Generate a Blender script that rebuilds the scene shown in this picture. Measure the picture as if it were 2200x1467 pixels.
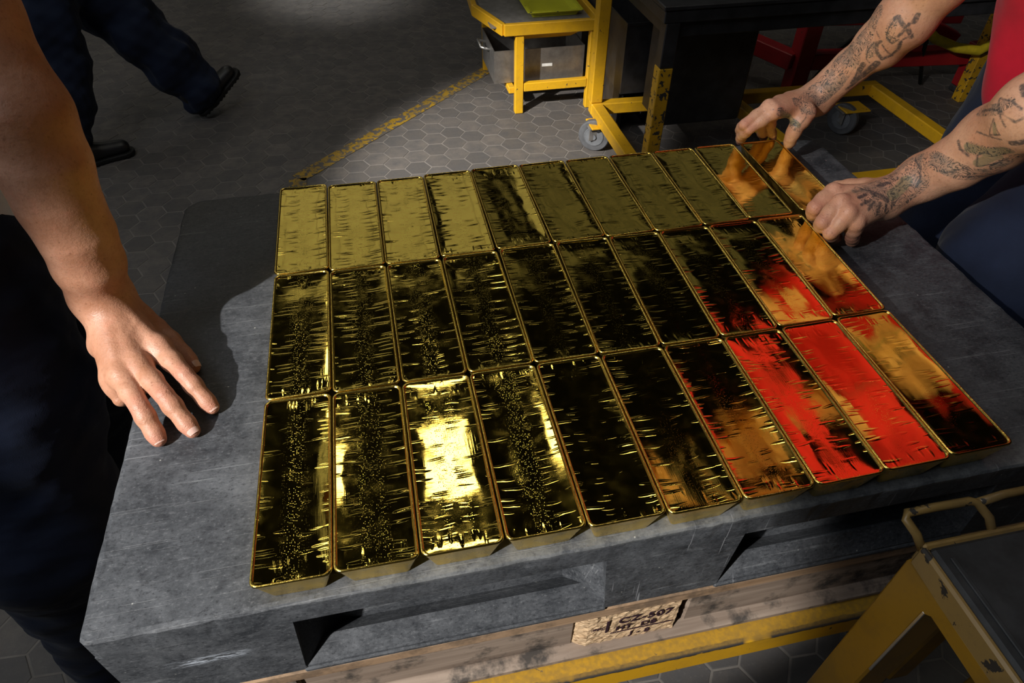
import bpy, math, random
import numpy as np
from mathutils import Vector, Matrix
R_=math.radians
random.seed(4)
for o in list(bpy.data.objects): bpy.data.objects.remove(o)
SC=bpy.context.scene; COL=SC.collection
# ------------------------------------------------------------------ camera
CAM=np.array([0.17817626,-0.3376663,1.4667083]); YAW,PITCH,ROLL=0.211951801,-0.764360121,0.00749632631; FPX=1458.016
FW=np.array([math.sin(YAW)*math.cos(PITCH),math.cos(YAW)*math.cos(PITCH),math.sin(PITCH)])
RT=np.array([math.cos(YAW),-math.sin(YAW),0.]); UP=np.cross(RT,FW)
RT,UP=RT*math.cos(ROLL)+UP*math.sin(ROLL),-RT*math.sin(ROLL)+UP*math.cos(ROLL)
cd=bpy.data.cameras.new('camera'); cam=bpy.data.objects.new('camera',cd); COL.objects.link(cam)
cd.sensor_width=36; cd.lens=FPX*36/2200; cd.clip_start=.02
m=Matrix.Identity(4)
for i in range(3): m[i][0]=RT[i]; m[i][1]=UP[i]; m[i][2]=-FW[i]; m[i][3]=CAM[i]
cam.matrix_world=m; SC.camera=cam
# ------------------------------------------------------------------ world, lamps, exposure
SC.view_settings.view_transform='Standard'; SC.view_settings.look='None'
SC.view_settings.gamma=1; SC.view_settings.exposure=0; SC.view_settings.use_curve_mapping=False
w=bpy.data.worlds.new('world'); SC.world=w; w.use_nodes=True
w.node_tree.nodes['Background'].inputs[0].default_value=(.55,.6,.7,1); w.node_tree.nodes['Background'].inputs[1].default_value=.02
def aim(o,tgt):
    o.rotation_euler=(Vector(tgt)-o.location).to_track_quat('-Z','Y').to_euler()
def lamp(name,kind,loc,tgt,power,color=(1,1,1),**k):
    l=bpy.data.lights.new(name,kind); l.energy=power; l.color=color
    for a,b in k.items(): setattr(l,a,b)
    o=bpy.data.objects.new(name,l); COL.objects.link(o); o.location=loc; aim(o,tgt); return o
KD=np.array([.75,.58,-.68]); KD/=np.linalg.norm(KD)
def along(p,t): return tuple(np.array(p)-KD*t)
KS=(-1.75,-1.31,2.68)
ka,ke=R_(38.2),R_(-39.2); kt=(KS[0]+3*math.cos(ke)*math.cos(ka),KS[1]+3*math.cos(ke)*math.sin(ka),KS[2]+3*math.sin(ke))
lamp('key_lamp','SPOT',KS,kt,690,(1,.965,.92),spot_size=R_(16.4),spot_blend=.22,shadow_soft_size=.03)
lamp('added_jersey_light','SPOT',(-1.95,-1.2,2.75),(1.18,.58,1.22),390,(1,.95,.9),spot_size=R_(20),spot_blend=.75,shadow_soft_size=.03)  # unseen spot added to brighten the red jersey and tattooed arms
lamp('sun_patch_spot','SPOT',(-2.1,.16,2.68),(.68,2.42,0),1800,(1,.95,.88),spot_size=R_(17),spot_blend=.8,shadow_soft_size=.05)  # unseen spot standing in for the sun patch on the floor
lamp('far_aisle_lamp','SPOT',(-.9,7.5,4.6),(.02,4.75,0),700,(1,.96,.9),spot_size=R_(13),spot_blend=.9,shadow_soft_size=.2)
lamp('ambient_fill','AREA',(-1.7,-.45,3.4),(.1,.5,.6),26,(.88,.93,1),shape='RECTANGLE',size=1.8,size_y=1.0)  # unseen area light added as cool overall fill
# ------------------------------------------------------------------ helpers
def tag(o,label=None,cat=None,group=None,kind=None):
    if label: o['label']=label
    if cat: o['category']=cat
    if group: o['group']=group
    if kind: o['kind']=kind
    return o
def empty(name,loc=(0,0,0),rz=0):
    o=bpy.data.objects.new(name,None); o.empty_display_size=.05; COL.objects.link(o); o.location=loc; o.rotation_euler[2]=rz; return o
def mk(name,V,F,mat,parent=None,smooth=False,loc=None):
    me=bpy.data.meshes.new(name); me.from_pydata([tuple(map(float,v)) for v in V],[],[tuple(f) for f in F]); me.update()
    return link(name,me,mat,parent,smooth,loc)
def link(name,me,mat,parent=None,smooth=False,loc=None):
    if mat and not me.materials: me.materials.append(mat)
    if smooth: me.polygons.foreach_set('use_smooth',[True]*len(me.polygons))
    o=bpy.data.objects.new(name,me); COL.objects.link(o)
    if parent:
        o.parent=parent
    if loc is not None: o.location=loc
    return o
class MB:
    def __init__(s): s.V=[]; s.F=[]
    def add(s,V,F):
        n=len(s.V); s.V+=[tuple(v) for v in V]; s.F+=[tuple(i+n for i in f) for f in F]; return s
    def box(s,x0,x1,y0,y1,z0,z1,b=.002):
        # chamfered box
        b=min(b,(x1-x0)*.45,(y1-y0)*.45,(z1-z0)*.45)
        V=[];idx={}
        for X in (0,1):
            for Y in (0,1):
                for Z in (0,1):
                    x=(x0,x1)[X];y=(y0,y1)[Y];z=(z0,z1)[Z]
                    sx=(b,-b)[X];sy=(b,-b)[Y];sz=(b,-b)[Z]
                    idx[X,Y,Z]=len(V); V+=[(x,y+sy,z+sz),(x+sx,y,z+sz),(x+sx,y+sy,z)]
        F=[]
        for X,Y,Z in idx: F.append((idx[X,Y,Z],idx[X,Y,Z]+1,idx[X,Y,Z]+2))
        def q(a,k): return idx[a]+k
        for X in (0,1): F.append((q((X,0,0),0),q((X,1,0),0),q((X,1,1),0),q((X,0,1),0)))
        for Y in (0,1): F.append((q((0,Y,0),1),q((1,Y,0),1),q((1,Y,1),1),q((0,Y,1),1)))
        for Z in (0,1): F.append((q((0,0,Z),2),q((1,0,Z),2),q((1,1,Z),2),q((0,1,Z),2)))
        for a in (0,1):
            for c in (0,1):
                F.append((q((a,c,0),0),q((a,c,1),0),q((a,c,1),1),q((a,c,0),1)))
                F.append((q((a,0,c),0),q((a,1,c),0),q((a,1,c),2),q((a,0,c),2)))
                F.append((q((0,a,c),1),q((1,a,c),1),q((1,a,c),2),q((0,a,c),2)))
        return s.add(V,F)
    def bar(s,a,b,wd,ht,b_=.003,up=(0,0,1)):
        a=Vector(a);b=Vector(b);d=b-a;L=d.length;d.normalize();up=Vector(up)
        if abs(d.dot(up))>.99: up=Vector((0,1,0))
        x=d.cross(up).normalized();u=x.cross(d)
        t=MB().box(-wd/2,wd/2,0,L,-ht/2,ht/2,b_)
        return s.add([a+x*v[0]+d*v[1]+u*v[2] for v in t.V],t.F)
    def tube(s,pts,r,n=10,caps=True):
        pts=[Vector(p) for p in pts]; rings=[];V=[];F=[]
        rr=r if hasattr(r,'__len__') else [r]*len(pts)
        x=None
        for i,p in enumerate(pts):
            d=(pts[min(i+1,len(pts)-1)]-pts[max(i-1,0)]).normalized()
            if x is None:
                x=d.orthogonal().normalized()
            x=(x-d*x.dot(d)).normalized(); y=d.cross(x)
            for k in range(n):
                a=2*math.pi*k/n; V.append(p+(x*math.cos(a)+y*math.sin(a))*rr[i])
        for i in range(len(pts)-1):
            for k in range(n):
                F.append((i*n+k,i*n+(k+1)%n,(i+1)*n+(k+1)%n,(i+1)*n+k))
        if caps: F.append(tuple(range(n))[::-1]); F.append(tuple((len(pts)-1)*n+k for k in range(n)))
        return s.add(V,F)
    def lathe(s,prof,c,axis,n=24):
        c=Vector(c);ax=Vector(axis).normalized();x=ax.orthogonal().normalized();y=ax.cross(x);V=[];F=[]
        for (r,h) in prof:
            for k in range(n):
                a=2*math.pi*k/n; V.append(c+ax*h+(x*math.cos(a)+y*math.sin(a))*r)
        m=len(prof)
        for i in range(m-1):
            for k in range(n): F.append((i*n+k,i*n+(k+1)%n,(i+1)*n+(k+1)%n,(i+1)*n+k))
        F.append(tuple(range(n))[::-1]); F.append(tuple((m-1)*n+k for k in range(n)))
        return s.add(V,F)
    def prism(s,poly,z0,z1):
        n=len(poly); V=[(p[0],p[1],z0) for p in poly]+[(p[0],p[1],z1) for p in poly]
        F=[tuple(range(n))[::-1],tuple(range(n,2*n))]+[(i,(i+1)%n,(i+1)%n+n,i+n) for i in range(n)]
        return s.add(V,F)
    def build(s,name,mat,parent=None,smooth=False):
        o=mk(name,s.V,s.F,mat,parent,smooth)
        import bmesh
        b=bmesh.new(); b.from_mesh(o.data); bmesh.ops.recalc_face_normals(b,faces=b.faces); b.to_mesh(o.data); b.free()
        if smooth: o.data.polygons.foreach_set('use_smooth',[True]*len(o.data.polygons))
        return o
# ---- node helper
class N:
    def __init__(s,name,rough=.5,metal=0,spec=.5):
        s.m=bpy.data.materials.new(name); s.m.use_nodes=True; s.t=s.m.node_tree; s.b=s.t.nodes['Principled BSDF']
        s.b.inputs['Roughness'].default_value=rough; s.b.inputs['Metallic'].default_value=metal
        s.b.inputs['Specular IOR Level'].default_value=spec
    def n(s,ty,ins={},**k):
        x=s.t.nodes.new('ShaderNode'+ty)
        for a,b in k.items(): setattr(x,a,b)
        for a,b in ins.items(): s.set(x,a,b)
        return x
    def set(s,x,a,b):
        if isinstance(b,bpy.types.NodeSocket): s.t.links.new(b,x.inputs[a])
        elif isinstance(b,bpy.types.Node): s.t.links.new(b.outputs[0],x.inputs[a])
        else:
            if isinstance(b,tuple) and len(b)==3 and x.inputs[a].type=='RGBA': b=(*b,1)
            x.inputs[a].default_value=b
    def m_(s,op,a,b=0.,c=0.,clamp=False):
        return s.n('Math',{0:a,1:b,2:c},operation=op,use_clamp=clamp).outputs[0]
    def v_(s,op,a,b=(0,0,0)): return s.n('VectorMath',{0:a,1:b},operation=op).outputs[0]
    def ramp(s,f,lo,hi,a=0.,b=1.): return s.n('MapRange',{0:f,1:lo,2:hi,3:a,4:b}).outputs[0]
    def mix(s,f,a,b):
        x=s.n('Mix',data_type='RGBA'); s.set(x,0,f)
        for i,v in ((6,a),(7,b)):
            s.set(x,i,v)
        return x.outputs[2]
    def noise(s,vec,sc,det=3,ro=.5,dist=0.): return s.n('TexNoise',{'Vector':vec,'Scale':sc,'Detail':det,'Roughness':ro,'Distortion':dist}).outputs[0]
    def obj(s): return s.n('TexCoord').outputs['Object']
    def geo(s): return s.n('NewGeometry').outputs['Position']
    def sc(s,v,a): return s.v_('MULTIPLY',v,a)
    def sep(s,v): return s.n('SeparateXYZ',{0:v}).outputs
    def col(s,c): s.set(s.b,'Base Color',c); return s
    def rough(s,r): s.set(s.b,'Roughness',r)
    def bump(s,h,st=.5,d=.001,nrm=None):
        x=s.n('Bump',{'Height':h,'Strength':st,'Distance':d})
        if nrm is not None: s.set(x,'Normal',nrm)
        s.set(s.b,'Normal',x.outputs[0]); return x.outputs[0]
def simple(name,c,rough=.5,metal=0,spec=.5,var=.25,scale=30,bump=.3):
    q=N(name,rough,metal,spec); g=q.geo(); f=q.noise(g,scale,4,.6)
    q.col(q.mix(q.ramp(f,.3,.7),tuple(x*(1-var) for x in c),tuple(min(1,x*(1+var)) for x in c)))
    if bump: q.bump(q.noise(g,scale*8,3),bump,.0006)
    return q.m
# ------------------------------------------------------------------ materials
def gold_mat():
    q=N('cast_gold',.07,1); p=q.obj(); oi=q.n('ObjectInfo'); rnd=oi.outputs['Random']
    st=q.sep(oi.outputs['Color'])[0]; st2=q.sep(oi.outputs['Color'])[1]
    off=q.n('CombineXYZ',{0:q.m_('MULTIPLY',rnd,7.3),1:q.m_('MULTIPLY',rnd,3.1),2:0.}).outputs[0]
    pp=q.v_('ADD',p,off); x,y,z=q.sep(p)
    warp=q.n('TexNoise',{'Vector':pp,'Scale':22.,'Detail':1.}).outputs[1]
    sw=q.n('VectorMath',{0:q.v_('SUBTRACT',warp,(.5,.5,.5))},operation='SCALE'); sw.inputs['Scale'].default_value=.009
    pw=q.v_('ADD',pp,sw.outputs[0])
    # shrink crescents, long across the bar, near the long edges
    v=q.n('TexVoronoi',{'Vector':q.sc(pw,(25,170,1)),'Scale':1.,'Randomness':1.},voronoi_dimensions='2D')
    cell=q.ramp(v.outputs['Distance'],.0,.35,1.,0.); on=q.ramp(q.sep(v.outputs['Color'])[0],.40,.46)
    edge=q.ramp(q.m_('ABSOLUTE',x),.002,.026); cres=q.m_('MULTIPLY',q.m_('MULTIPLY',q.m_('POWER',cell,.7),on),edge)
    # radial wrinkles at the short ends
    v2=q.n('TexVoronoi',{'Vector':q.sc(pw,(160,45,1)),'Scale':1.},voronoi_dimensions='2D')
    endm=q.ramp(q.m_('ABSOLUTE',y),.085,.115); rad=q.m_('MULTIPLY',q.m_('MULTIPLY',q.ramp(v2.outputs['Distance'],0.,.4,1.,0.),q.ramp(q.sep(v2.outputs['Color'])[1],.55,.6)),endm)
    # pits down the middle
    v3=q.n('TexVoronoi',{'Vector':pp,'Scale':650.},voronoi_dimensions='2D')
    mid=q.ramp(q.m_('ABSOLUTE',x),.020,.006); pit=q.m_('MULTIPLY',q.m_('MULTIPLY',q.ramp(v3.outputs['Distance'],0.,.35,1.,0.),q.ramp(q.sep(v3.outputs['Color'])[0],.72,.74)),mid)
    line=q.noise(q.sc(pp,(900,22,1)),1.,2); bl=q.m_('MULTIPLY',q.m_('SUBTRACT',line,.5),q.ramp(q.noise(pp,18,1),.42,.62))
    big=q.noise(q.sc(pp,(24,13,1)),1.,2,.45)
    fine=q.noise(q.sc(pp,(60,160,1)),1.,3,.6)
    h=q.m_('MULTIPLY',cres,q.m_('MULTIPLY',st,.46)); h=q.m_('ADD',h,q.m_('MULTIPLY',rad,q.m_('MULTIPLY',st,.42)))
    h=q.m_('ADD',h,q.m_('MULTIPLY',pit,q.m_('MULTIPLY',st2,.055))); h=q.m_('ADD',h,q.m_('MULTIPLY',bl,q.m_('MULTIPLY',st2,.045)))
    h=q.m_('ADD',h,q.m_('MULTIPLY',big,.9)); h=q.m_('ADD',h,q.m_('MULTIPLY',fine,q.m_('MULTIPLY',st,.05)))
    q.bump(h,1.,.001)
    tint=q.noise(q.sc(p,(1,1,1)),90,2)
    q.col(q.mix(q.ramp(q.noise(pp,35,4,.7),.62,.78,0.,.35),(.98,.735,.14),(.86,.56,.13)))
    q.rough(q.ramp(q.noise(pp,60,4,.6),.4,.8,.045,.16))
    return q.m
def gold_side_mat(rg=0):
    q=N('cast_gold_rim' if rg else 'cast_gold_side',.3,1); p=q.geo()
    q.col((.93,.67,.15)); q.bump(q.noise(q.sc(p,(1,1,3)),260,4,.65),.5,.0006); q.rough(rg if rg else q.ramp(q.noise(p,50,3),.35,.7,.2,.42)); return q.m
def plastic_mat():
    q=N('black_pallet_plastic',.5,0,.45); g=q.geo(); x,y,z=q.sep(g)
    a=q.noise(g,15,7,.72,.5); b=q.noise(q.sc(g,(16,34,60)),1.,6,.75,.8); c=q.noise(g,90,5,.75)
    f=q.m_('ADD',q.m_('MULTIPLY',a,.62),q.m_('ADD',q.m_('MULTIPLY',b,.30),q.m_('MULTIPLY',c,.16)))
    base=q.mix(q.ramp(f,.42,.68),(.026,.029,.034),(.093,.099,.109))
    sp=q.noise(q.sc(g,(210,330,330)),1.,4,.75); base=q.mix(q.ramp(sp,.56,.72,0.,.6),base,(.17,.175,.185)); base=q.mix(q.ramp(sp,.46,.34,0.,.75),base,(.012,.013,.016))
    # fine scratches in several directions
    sc=None
    for i,(rx,s1,s2,th) in enumerate(((.35,5,330,.675),(-.6,6,280,.685),(1.25,5,300,.69),(.05,4,380,.68))):
        mp=q.n('Mapping',{'Vector':g,'Rotation':(0,0,rx),'Scale':(s1,s2,40)})
        nz=q.ramp(q.noise(mp.outputs[0],1.,2,.5,.15),th,th+.03); sc=nz if sc is None else q.m_('MAXIMUM',sc,nz)
    base=q.mix(q.m_('MULTIPLY',sc,q.ramp(a,.45,.6,.05,.4)),base,(.26,.27,.28))
    # grey dust along the front strip of the deck
    dust=q.m_('MULTIPLY',q.ramp(y,.045,.0),q.ramp(z,.812,.819)); dust=q.m_('MULTIPLY',dust,q.ramp(q.noise(g,40,5,.8),.35,.6))
    dust=q.m_('MULTIPLY',dust,q.ramp(x,.02,.16))
    base=q.mix(q.m_('MULTIPLY',dust,.6),base,(.22,.225,.22))
    # vertical gouges on the front edge
    go=q.m_('MULTIPLY',q.ramp(q.noise(q.n('Mapping',{'Vector':g,'Rotation':(0,.25,0),'Scale':(230,10,7)}).outputs[0],1.,1,.5,.25),.69,.72),q.m_('MULTIPLY',q.ramp(y,.01,.002),q.ramp(x,.3,.36)))
    base=q.mix(q.m_('MULTIPLY',go,.55),base,(.34,.35,.37))
    # pale scuff on the left corner block
    sx=q.m_('MULTIPLY',q.ramp(q.m_('ABSOLUTE',q.m_('SUBTRACT',x,-.068)),.045,.02),q.ramp(q.m_('ABSOLUTE',q.m_('SUBTRACT',z,.738)),.010,.003))
    sc2=q.m_('MULTIPLY',q.m_('MULTIPLY',sx,q.ramp(y,.01,.002)),q.ramp(q.noise(q.sc(g,(45,100,260)),1.,4,.7),.46,.56))
    base=q.mix(sc2,base,(.42,.46,.52))
    # crumbs
    v=q.n('TexVoronoi',{'Vector':g,'Scale':75.}); cr=q.m_('MULTIPLY',q.ramp(v.outputs['Distance'],.10,.06),q.ramp(q.sep(v.outputs['Color'])[0],.9,.92))
    base=q.mix(q.m_('MULTIPLY',cr,.6),base,(.5,.5,.46))
    q.col(base); q.rough(q.ramp(f,.4,.65,.42,.68))
    h=q.m_('ADD',q.m_('MULTIPLY',c,.6),q.m_('MULTIPLY',sc,-.5)); q.bump(q.m_('ADD',h,b),.5,.0008); return q.m
def tile_mat(attr=False):
    q=N('floor_tile'+('_far' if attr else ''),.62,0,.4); g=q.geo()
    r=q.n('Attribute',attribute_name='tint').outputs['Fac'] if attr else q.n('ObjectInfo').outputs['Random']
    a=q.noise(g,14,5,.65); c=q.noise(g,120,4,.7)
    base=q.mix(q.ramp(r,0.,1.),(.088,.080,.074),(.135,.120,.108)); base=q.mix(q.ramp(a,.35,.7),base,(.075,.072,.072))
    base=q.mix(q.ramp(c,.58,.75,0.,.35),base,(.2,.185,.17))
    y=q.sep(g)[1]
    q.col(base); q.rough(q.ramp(a,.3,.7,.5,.75)); q.bump(q.m_('ADD',a,q.m_('MULTIPLY',c,.5)),.5,.0012); return q.m
def paint_mat(name,c,chip=(.035,.032,.03),amount=.735,dirt=(.2,.12,.03),df=.4,rough=.42,edge=None):
    q=N(name,rough,0,.5); g=q.geo(); a=q.noise(g,9,5,.6); d=q.noise(g,38,6,.62,.4); e=q.noise(g,150,3,.6)
    base=q.mix(q.ramp(a,.45,.75,0.,df),c,dirt); base=q.mix(q.ramp(e,.55,.8,0.,.25),base,dirt)
    pt=q.n('NewGeometry').outputs['Pointiness']; pe=q.ramp(pt,.505,.53,0.,.06)
    ch=q.ramp(q.m_('ADD',d,pe),amount,amount+.012); base=q.mix(ch,base,chip)
    if edge:
        _,Y,Z=q.sep(g); dd=q.m_('ADD',q.m_('ABSOLUTE',q.m_('SUBTRACT',Y,edge[0])),q.m_('ABSOLUTE',q.m_('SUBTRACT',Z,edge[1])))
        e2=q.m_('MULTIPLY',q.ramp(q.m_('ADD',dd,q.m_('MULTIPLY',q.noise(q.sc(g,(60,200,200)),1.,4,.7),.010)),.0125,.0105),q.ramp(q.noise(g,11,3),.36,.42)); base=q.mix(e2,base,chip)
        tp=q.ramp(Z,edge[1]-.003,edge[1]-.001); base=q.mix(q.m_('MULTIPLY',tp,q.ramp(e,.25,.6,.35,.8)),base,(.25,.15,.035))
    q.col(base); q.rough(q.ramp(ch,0,1,rough,.7)); q.bump(q.m_('SUBTRACT',q.m_('MULTIPLY',e,.3),ch),.4,.0006); return q.m
def skin_mat(name,c1,c2,red):
    q=N(name,.47,0,.45); g=q.geo(); a=q.noise(g,16,4,.6); f=q.noise(g,60,4,.6)
    base=q.mix(q.ramp(a,.38,.64),c1,c2); fz=q.noise(g,210,4,.75); base=q.mix(q.ramp(fz,.5,.72,0.,.45),base,(c1[0]*.6,c1[1]*.5,c1[2]*.45)); base=q.mix(q.ramp(f,.55,.75,0.,.35),base,(c2[0]*1.1,c2[1]*.85,c2[2]*.8))
    at=q.n('Attribute',attribute_name='ink'); r,gg,b=q.sep(at.outputs['Vector'])
    rd=q.n('Attribute',attribute_name='flush').outputs['Fac']; base=q.mix(q.m_('MULTIPLY',rd,.55),base,red)
    # freckles and hair texture
    v=q.n('TexVoronoi',{'Vector':g,'Scale':170.}); fr=q.m_('MULTIPLY',q.ramp(v.outputs['Distance'],.28,.15),q.ramp(q.sep(v.outputs['Color'])[0],.80,.82))
    base=q.mix(q.m_('MULTIPLY',fr,.4),base,(c1[0]*.45,c1[1]*.35,c1[2]*.3))
    # line work of the tattoos: contour lines of a swirling noise inside the inked areas
    nz=q.noise(g,46,2,.55,2.2); ln=q.m_('ABSOLUTE',q.m_('SUBTRACT',q.m_('FRACT',q.m_('MULTIPLY',nz,7.)),.5))
    lines=q.m_('MULTIPLY',q.ramp(ln,.22,.08),q.ramp(gg,.25,.6)); shade=q.m_('MULTIPLY',q.ramp(gg,.2,.8),q.ramp(q.noise(g,55,3),.4,.65))
    base=q.mix(q.m_('MULTIPLY',shade,.62),base,(.12,.115,.10)); base=q.mix(q.m_('MULTIPLY',b,.55),base,(.12,.15,.075))
    base=q.mix(q.m_('MULTIPLY',lines,.85),base,(.035,.037,.037)); r=q.m_('MULTIPLY',r,q.ramp(q.noise(g,230,3,.6),.3,.52,.35,1.)); base=q.mix(q.m_('MULTIPLY',r,.85),base,(.03,.034,.04))
    q.col(base); q.rough(q.ramp(f,.3,.7,.4,.56))
    w=q.noise(g,420,3,.6); kn=q.m_('MULTIPLY',q.noise(q.sc(g,(420,260,900)),1.,2,.5,.6),q.m_('MULTIPLY',rd,3.)); vein=q.noise(g,19,1,.5,.6); vv=q.ramp(q.m_('ABSOLUTE',q.m_('SUBTRACT',vein,.5)),.05,.0)
    q.bump(q.m_('ADD',q.m_('ADD',w,q.m_('MULTIPLY',vv,.22)),q.m_('ADD',kn,q.m_('MULTIPLY',f,1.8))),.55,.0008)
    q.b.inputs['Subsurface Weight'].default_value=.12; q.b.inputs['Subsurface Radius'].default_value=(.01,.004,.002); q.b.inputs['Subsurface Scale'].default_value=.6
    return q.m
def cloth_mat(name,c,rough=.85,weave=900,var=.25):
    q=N(name,rough,0,.25); g=q.geo(); a=q.noise(g,12,4,.6); e=q.noise(g,weave,2)
    q.col(q.mix(q.ramp(a,.3,.7),tuple(x*(1-var) for x in c),tuple(min(1,x*(1+var)) for x in c)))
    q.b.inputs['Sheen Weight'].default_value=.04; q.b.inputs['Sheen Roughness'].default_value=.5
    q.bump(q.m_('ADD',e,q.m_('MULTIPLY',a,.8)),.35,.0009); return q.m
def wood_mat(name,c1,c2,sx=2.5,dirt=.0):
    q=N(name,.75,0,.25); g=q.geo(); gr=q.noise(q.sc(g,(sx,45,45)),1.,6,.65,.5); s=q.noise(g,13,5,.7)
    base=q.mix(q.ramp(gr,.35,.68),c1,c2)
    if dirt: base=q.mix(q.m_('MULTIPLY',q.ramp(s,.5,.62),dirt),base,(.025,.025,.025))
    q.col(base); q.bump(gr,.6,.0012); return q.m
def chip_mat():
    q=N('chipboard_block',.85,0,.2); g=q.geo(); v=q.n('TexVoronoi',{'Vector':q.sc(g,(170,170,330)),'Scale':1.})
    f=q.sep(v.outputs['Color'])[0]; d=v.outputs['Distance']
    base=q.mix(f,(.46,.31,.18),(.62,.45,.28)); base=q.mix(q.ramp(d,.6,.85),base,(.24,.15,.08)); q.col(base)
    q.bump(q.m_('ADD',f,q.m_('MULTIPLY',d,-1.)),.6,.0010); return q.m
def emis(name,c,s):
    q=N(name,.5); q.col(c); q.set(q.b,'Emission Color',(*c,1)); q.b.inputs['Emission Strength'].default_value=s; return q.m
M=dict(grim=gold_side_mat(.16),glow_pane3=emis('dim_panel_glow',(1,.97,.86),.048),gold=gold_mat(),gside=gold_side_mat(),plastic=plastic_mat(),tile=tile_mat(),tilef=tile_mat(True),  # the dim glow is for an added panel mirrored in the gold
 yellow=paint_mat('yellow_paint',(.66,.36,.010)),yellow_rail=paint_mat('front_rail_paint',(.62,.33,.010),edge=(-.029,.535)),yellow_dark=paint_mat('grimy_yellow_paint',(.34,.175,.010),df=.85,dirt=(.13,.085,.03),amount=.77),
 legpaint=paint_mat('scorched_yellow_paint',(.62,.34,.012),amount=.62),red=paint_mat('red_paint',(.34,.012,.016),dirt=(.12,.01,.01),amount=.75),
 lime=paint_mat('lime_paint',(.50,.50,.02),amount=.7,dirt=(.3,.3,.02)),
 black=simple('black_steel',(.022,.022,.024),.45,.0,.5,.5,18),steel=simple('brushed_steel',(.32,.31,.30),.42,.85,.5,.2,30),
 greysteel=simple('grey_painted_steel',(.20,.19,.18),.5,.3),rubber=simple('black_rubber',(.03,.032,.035),.6,0,.4,.5,22,.6),
 wheel=simple('grey_wheel_rubber',(.09,.093,.10),.5,0,.4),wheelrim=simple('wheel_disc',(.17,.18,.195),.45,.2),
 bar_rust=paint_mat('worn_bent_bar',(.30,.19,.06),chip=(.03,.025,.02),amount=.66,dirt=(.10,.07,.04),df=.8,rough=.35),
 weld=simple('bright_bare_metal',(.75,.75,.74),.3,.9,.5,.1,60),  # bright metal, also used for the glint strip on the stand leg
 skinL=skin_mat('tanned_skin',(.40,.185,.105),(.53,.275,.175),(.50,.17,.13)),skinR=skin_mat('tattooed_skin',(.44,.225,.14),(.54,.31,.205),(.55,.2,.16)),skinD=skin_mat('darker_skin',(.35,.17,.10),(.43,.23,.15),(.4,.15,.12)),  # last one is the walking man's darker skin tone
 nail=simple('fingernail',(.66,.42,.35),.3,0,.5,.06,60,.1),
 navy=cloth_mat('navy_work_cloth',(.007,.012,.030)),navy2=cloth_mat('dark_blue_work_cloth',(.009,.015,.036)),red_cloth=cloth_mat('red_jersey',(.50,.008,.028),.8,500,.12),
 blue_cloth=cloth_mat('pale_blue_shirt_cloth',(.62,.68,.80),.85,900,.2),grey_cloth=cloth_mat('grey_shirt_cloth',(.10,.11,.14)),
 leather=simple('black_leather',(.013,.013,.014),.42,0,.5,.4,30),sole=simple('black_rubber_sole',(.012,.012,.012),.6,0,.3),
 hair=simple('dark_hair',(.03,.018,.012),.5,0,.4,.4,300,.8),eye=simple('eye_white',(.7,.68,.64),.2,0,.5,.05),iris=simple('iris',(.06,.035,.02),.15),lip=simple('lip_skin',(.42,.16,.13),.45),
 wood=wood_mat('pallet_wood',(.24,.15,.085),(.40,.27,.17),dirt=.5),greywood=wood_mat('weathered_pallet_wood',(.17,.125,.095),(.33,.26,.205),dirt=.85),chip=chip_mat(),
 ink=simple('stamp_ink',(.03,.012,.02),.8,0,.2,.3,400,0),
 concrete=simple('grimy_floor_grout',(.20,.18,.16),.8,0,.2,.35,9,.6),grout=simple('grimy_pale_grout',(.17,.155,.14),.85,0,.2,.3,9,.6),wall=simple('soot_grey_wall',(.10,.095,.09),.9,0,.2,.3,3),ceil=simple('dark_ceiling_sheet',(.035,.033,.03),.9,0,.2,.3,3),
 floorline=paint_mat('worn_yellow_line_paint',(.36,.215,.012),chip=(.09,.08,.07),amount=.56,dirt=(.12,.09,.04),df=.9,rough=.6),
 hose=simple('yellow_hose_rubber',(.55,.42,.02),.4),cable=simple('black_cable',(.01,.01,.01),.5),
 lampglow=emis('lit_lamp_diffuser',(1,.93,.78),7.),pane=emis('bright_panel_glow',(.9,.96,1),2.2),glow_pane2=emis('warm_panel_glow',(1,.96,.85),.21))  # panel glows are added for fill and gold reflections
#%%SDF
# ------------------------------------------------------------------ implicit-surface modelling (bodies, clothes)
def smin(a,b,k):
    h=np.maximum(k-np.abs(a-b),0)/k; return np.minimum(a,b)-h*h*k*.25
def rc(P,a,b,ra,rb,sq=None):
    a=np.array(a,float);b=np.array(b,float);q=P-a;ab=b-a
    h=np.clip((q@ab)/max(ab@ab,1e-12),0,1); v=q-h[:,None]*ab
    if sq is not None:
        n=np.array(sq[0],float);n/=np.linalg.norm(n); v=v+((sq[1]-1)*(v@n))[:,None]*n
    return np.sqrt((v*v).sum(1))-(ra+(rb-ra)*h)
def chainsdf(P,pts,rs,k=.01,sq=None):
    d=None
    for i in range(len(pts)-1):
        e=rc(P,pts[i],pts[i+1],rs[i],rs[i+1],sq); d=e if d is None else smin(d,e,k)
    return d
def ell(P,c,r,Rm=None):
    q=P-np.array(c,float)
    if Rm is not None: q=q@Rm
    r=np.array(r,float); k0=np.sqrt(((q/r)**2).sum(1)); k1=np.sqrt(((q/(r*r))**2).sum(1))
    return k0*(k0-1)/np.maximum(k1,1e-9)
def folds(P,seed,amp,f=22.):
    r=np.random.RandomState(seed); s=0
    for i in range(5):
        k=r.normal(size=3)*f*(1+.5*i); ph=r.rand(3)*6.28
        s=s+np.sin(P@k+ph[0]+1.3*np.sin(P@(r.normal(size=3)*f*.5)+ph[1]))/(1+.6*i)
    return s*amp*.5
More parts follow.
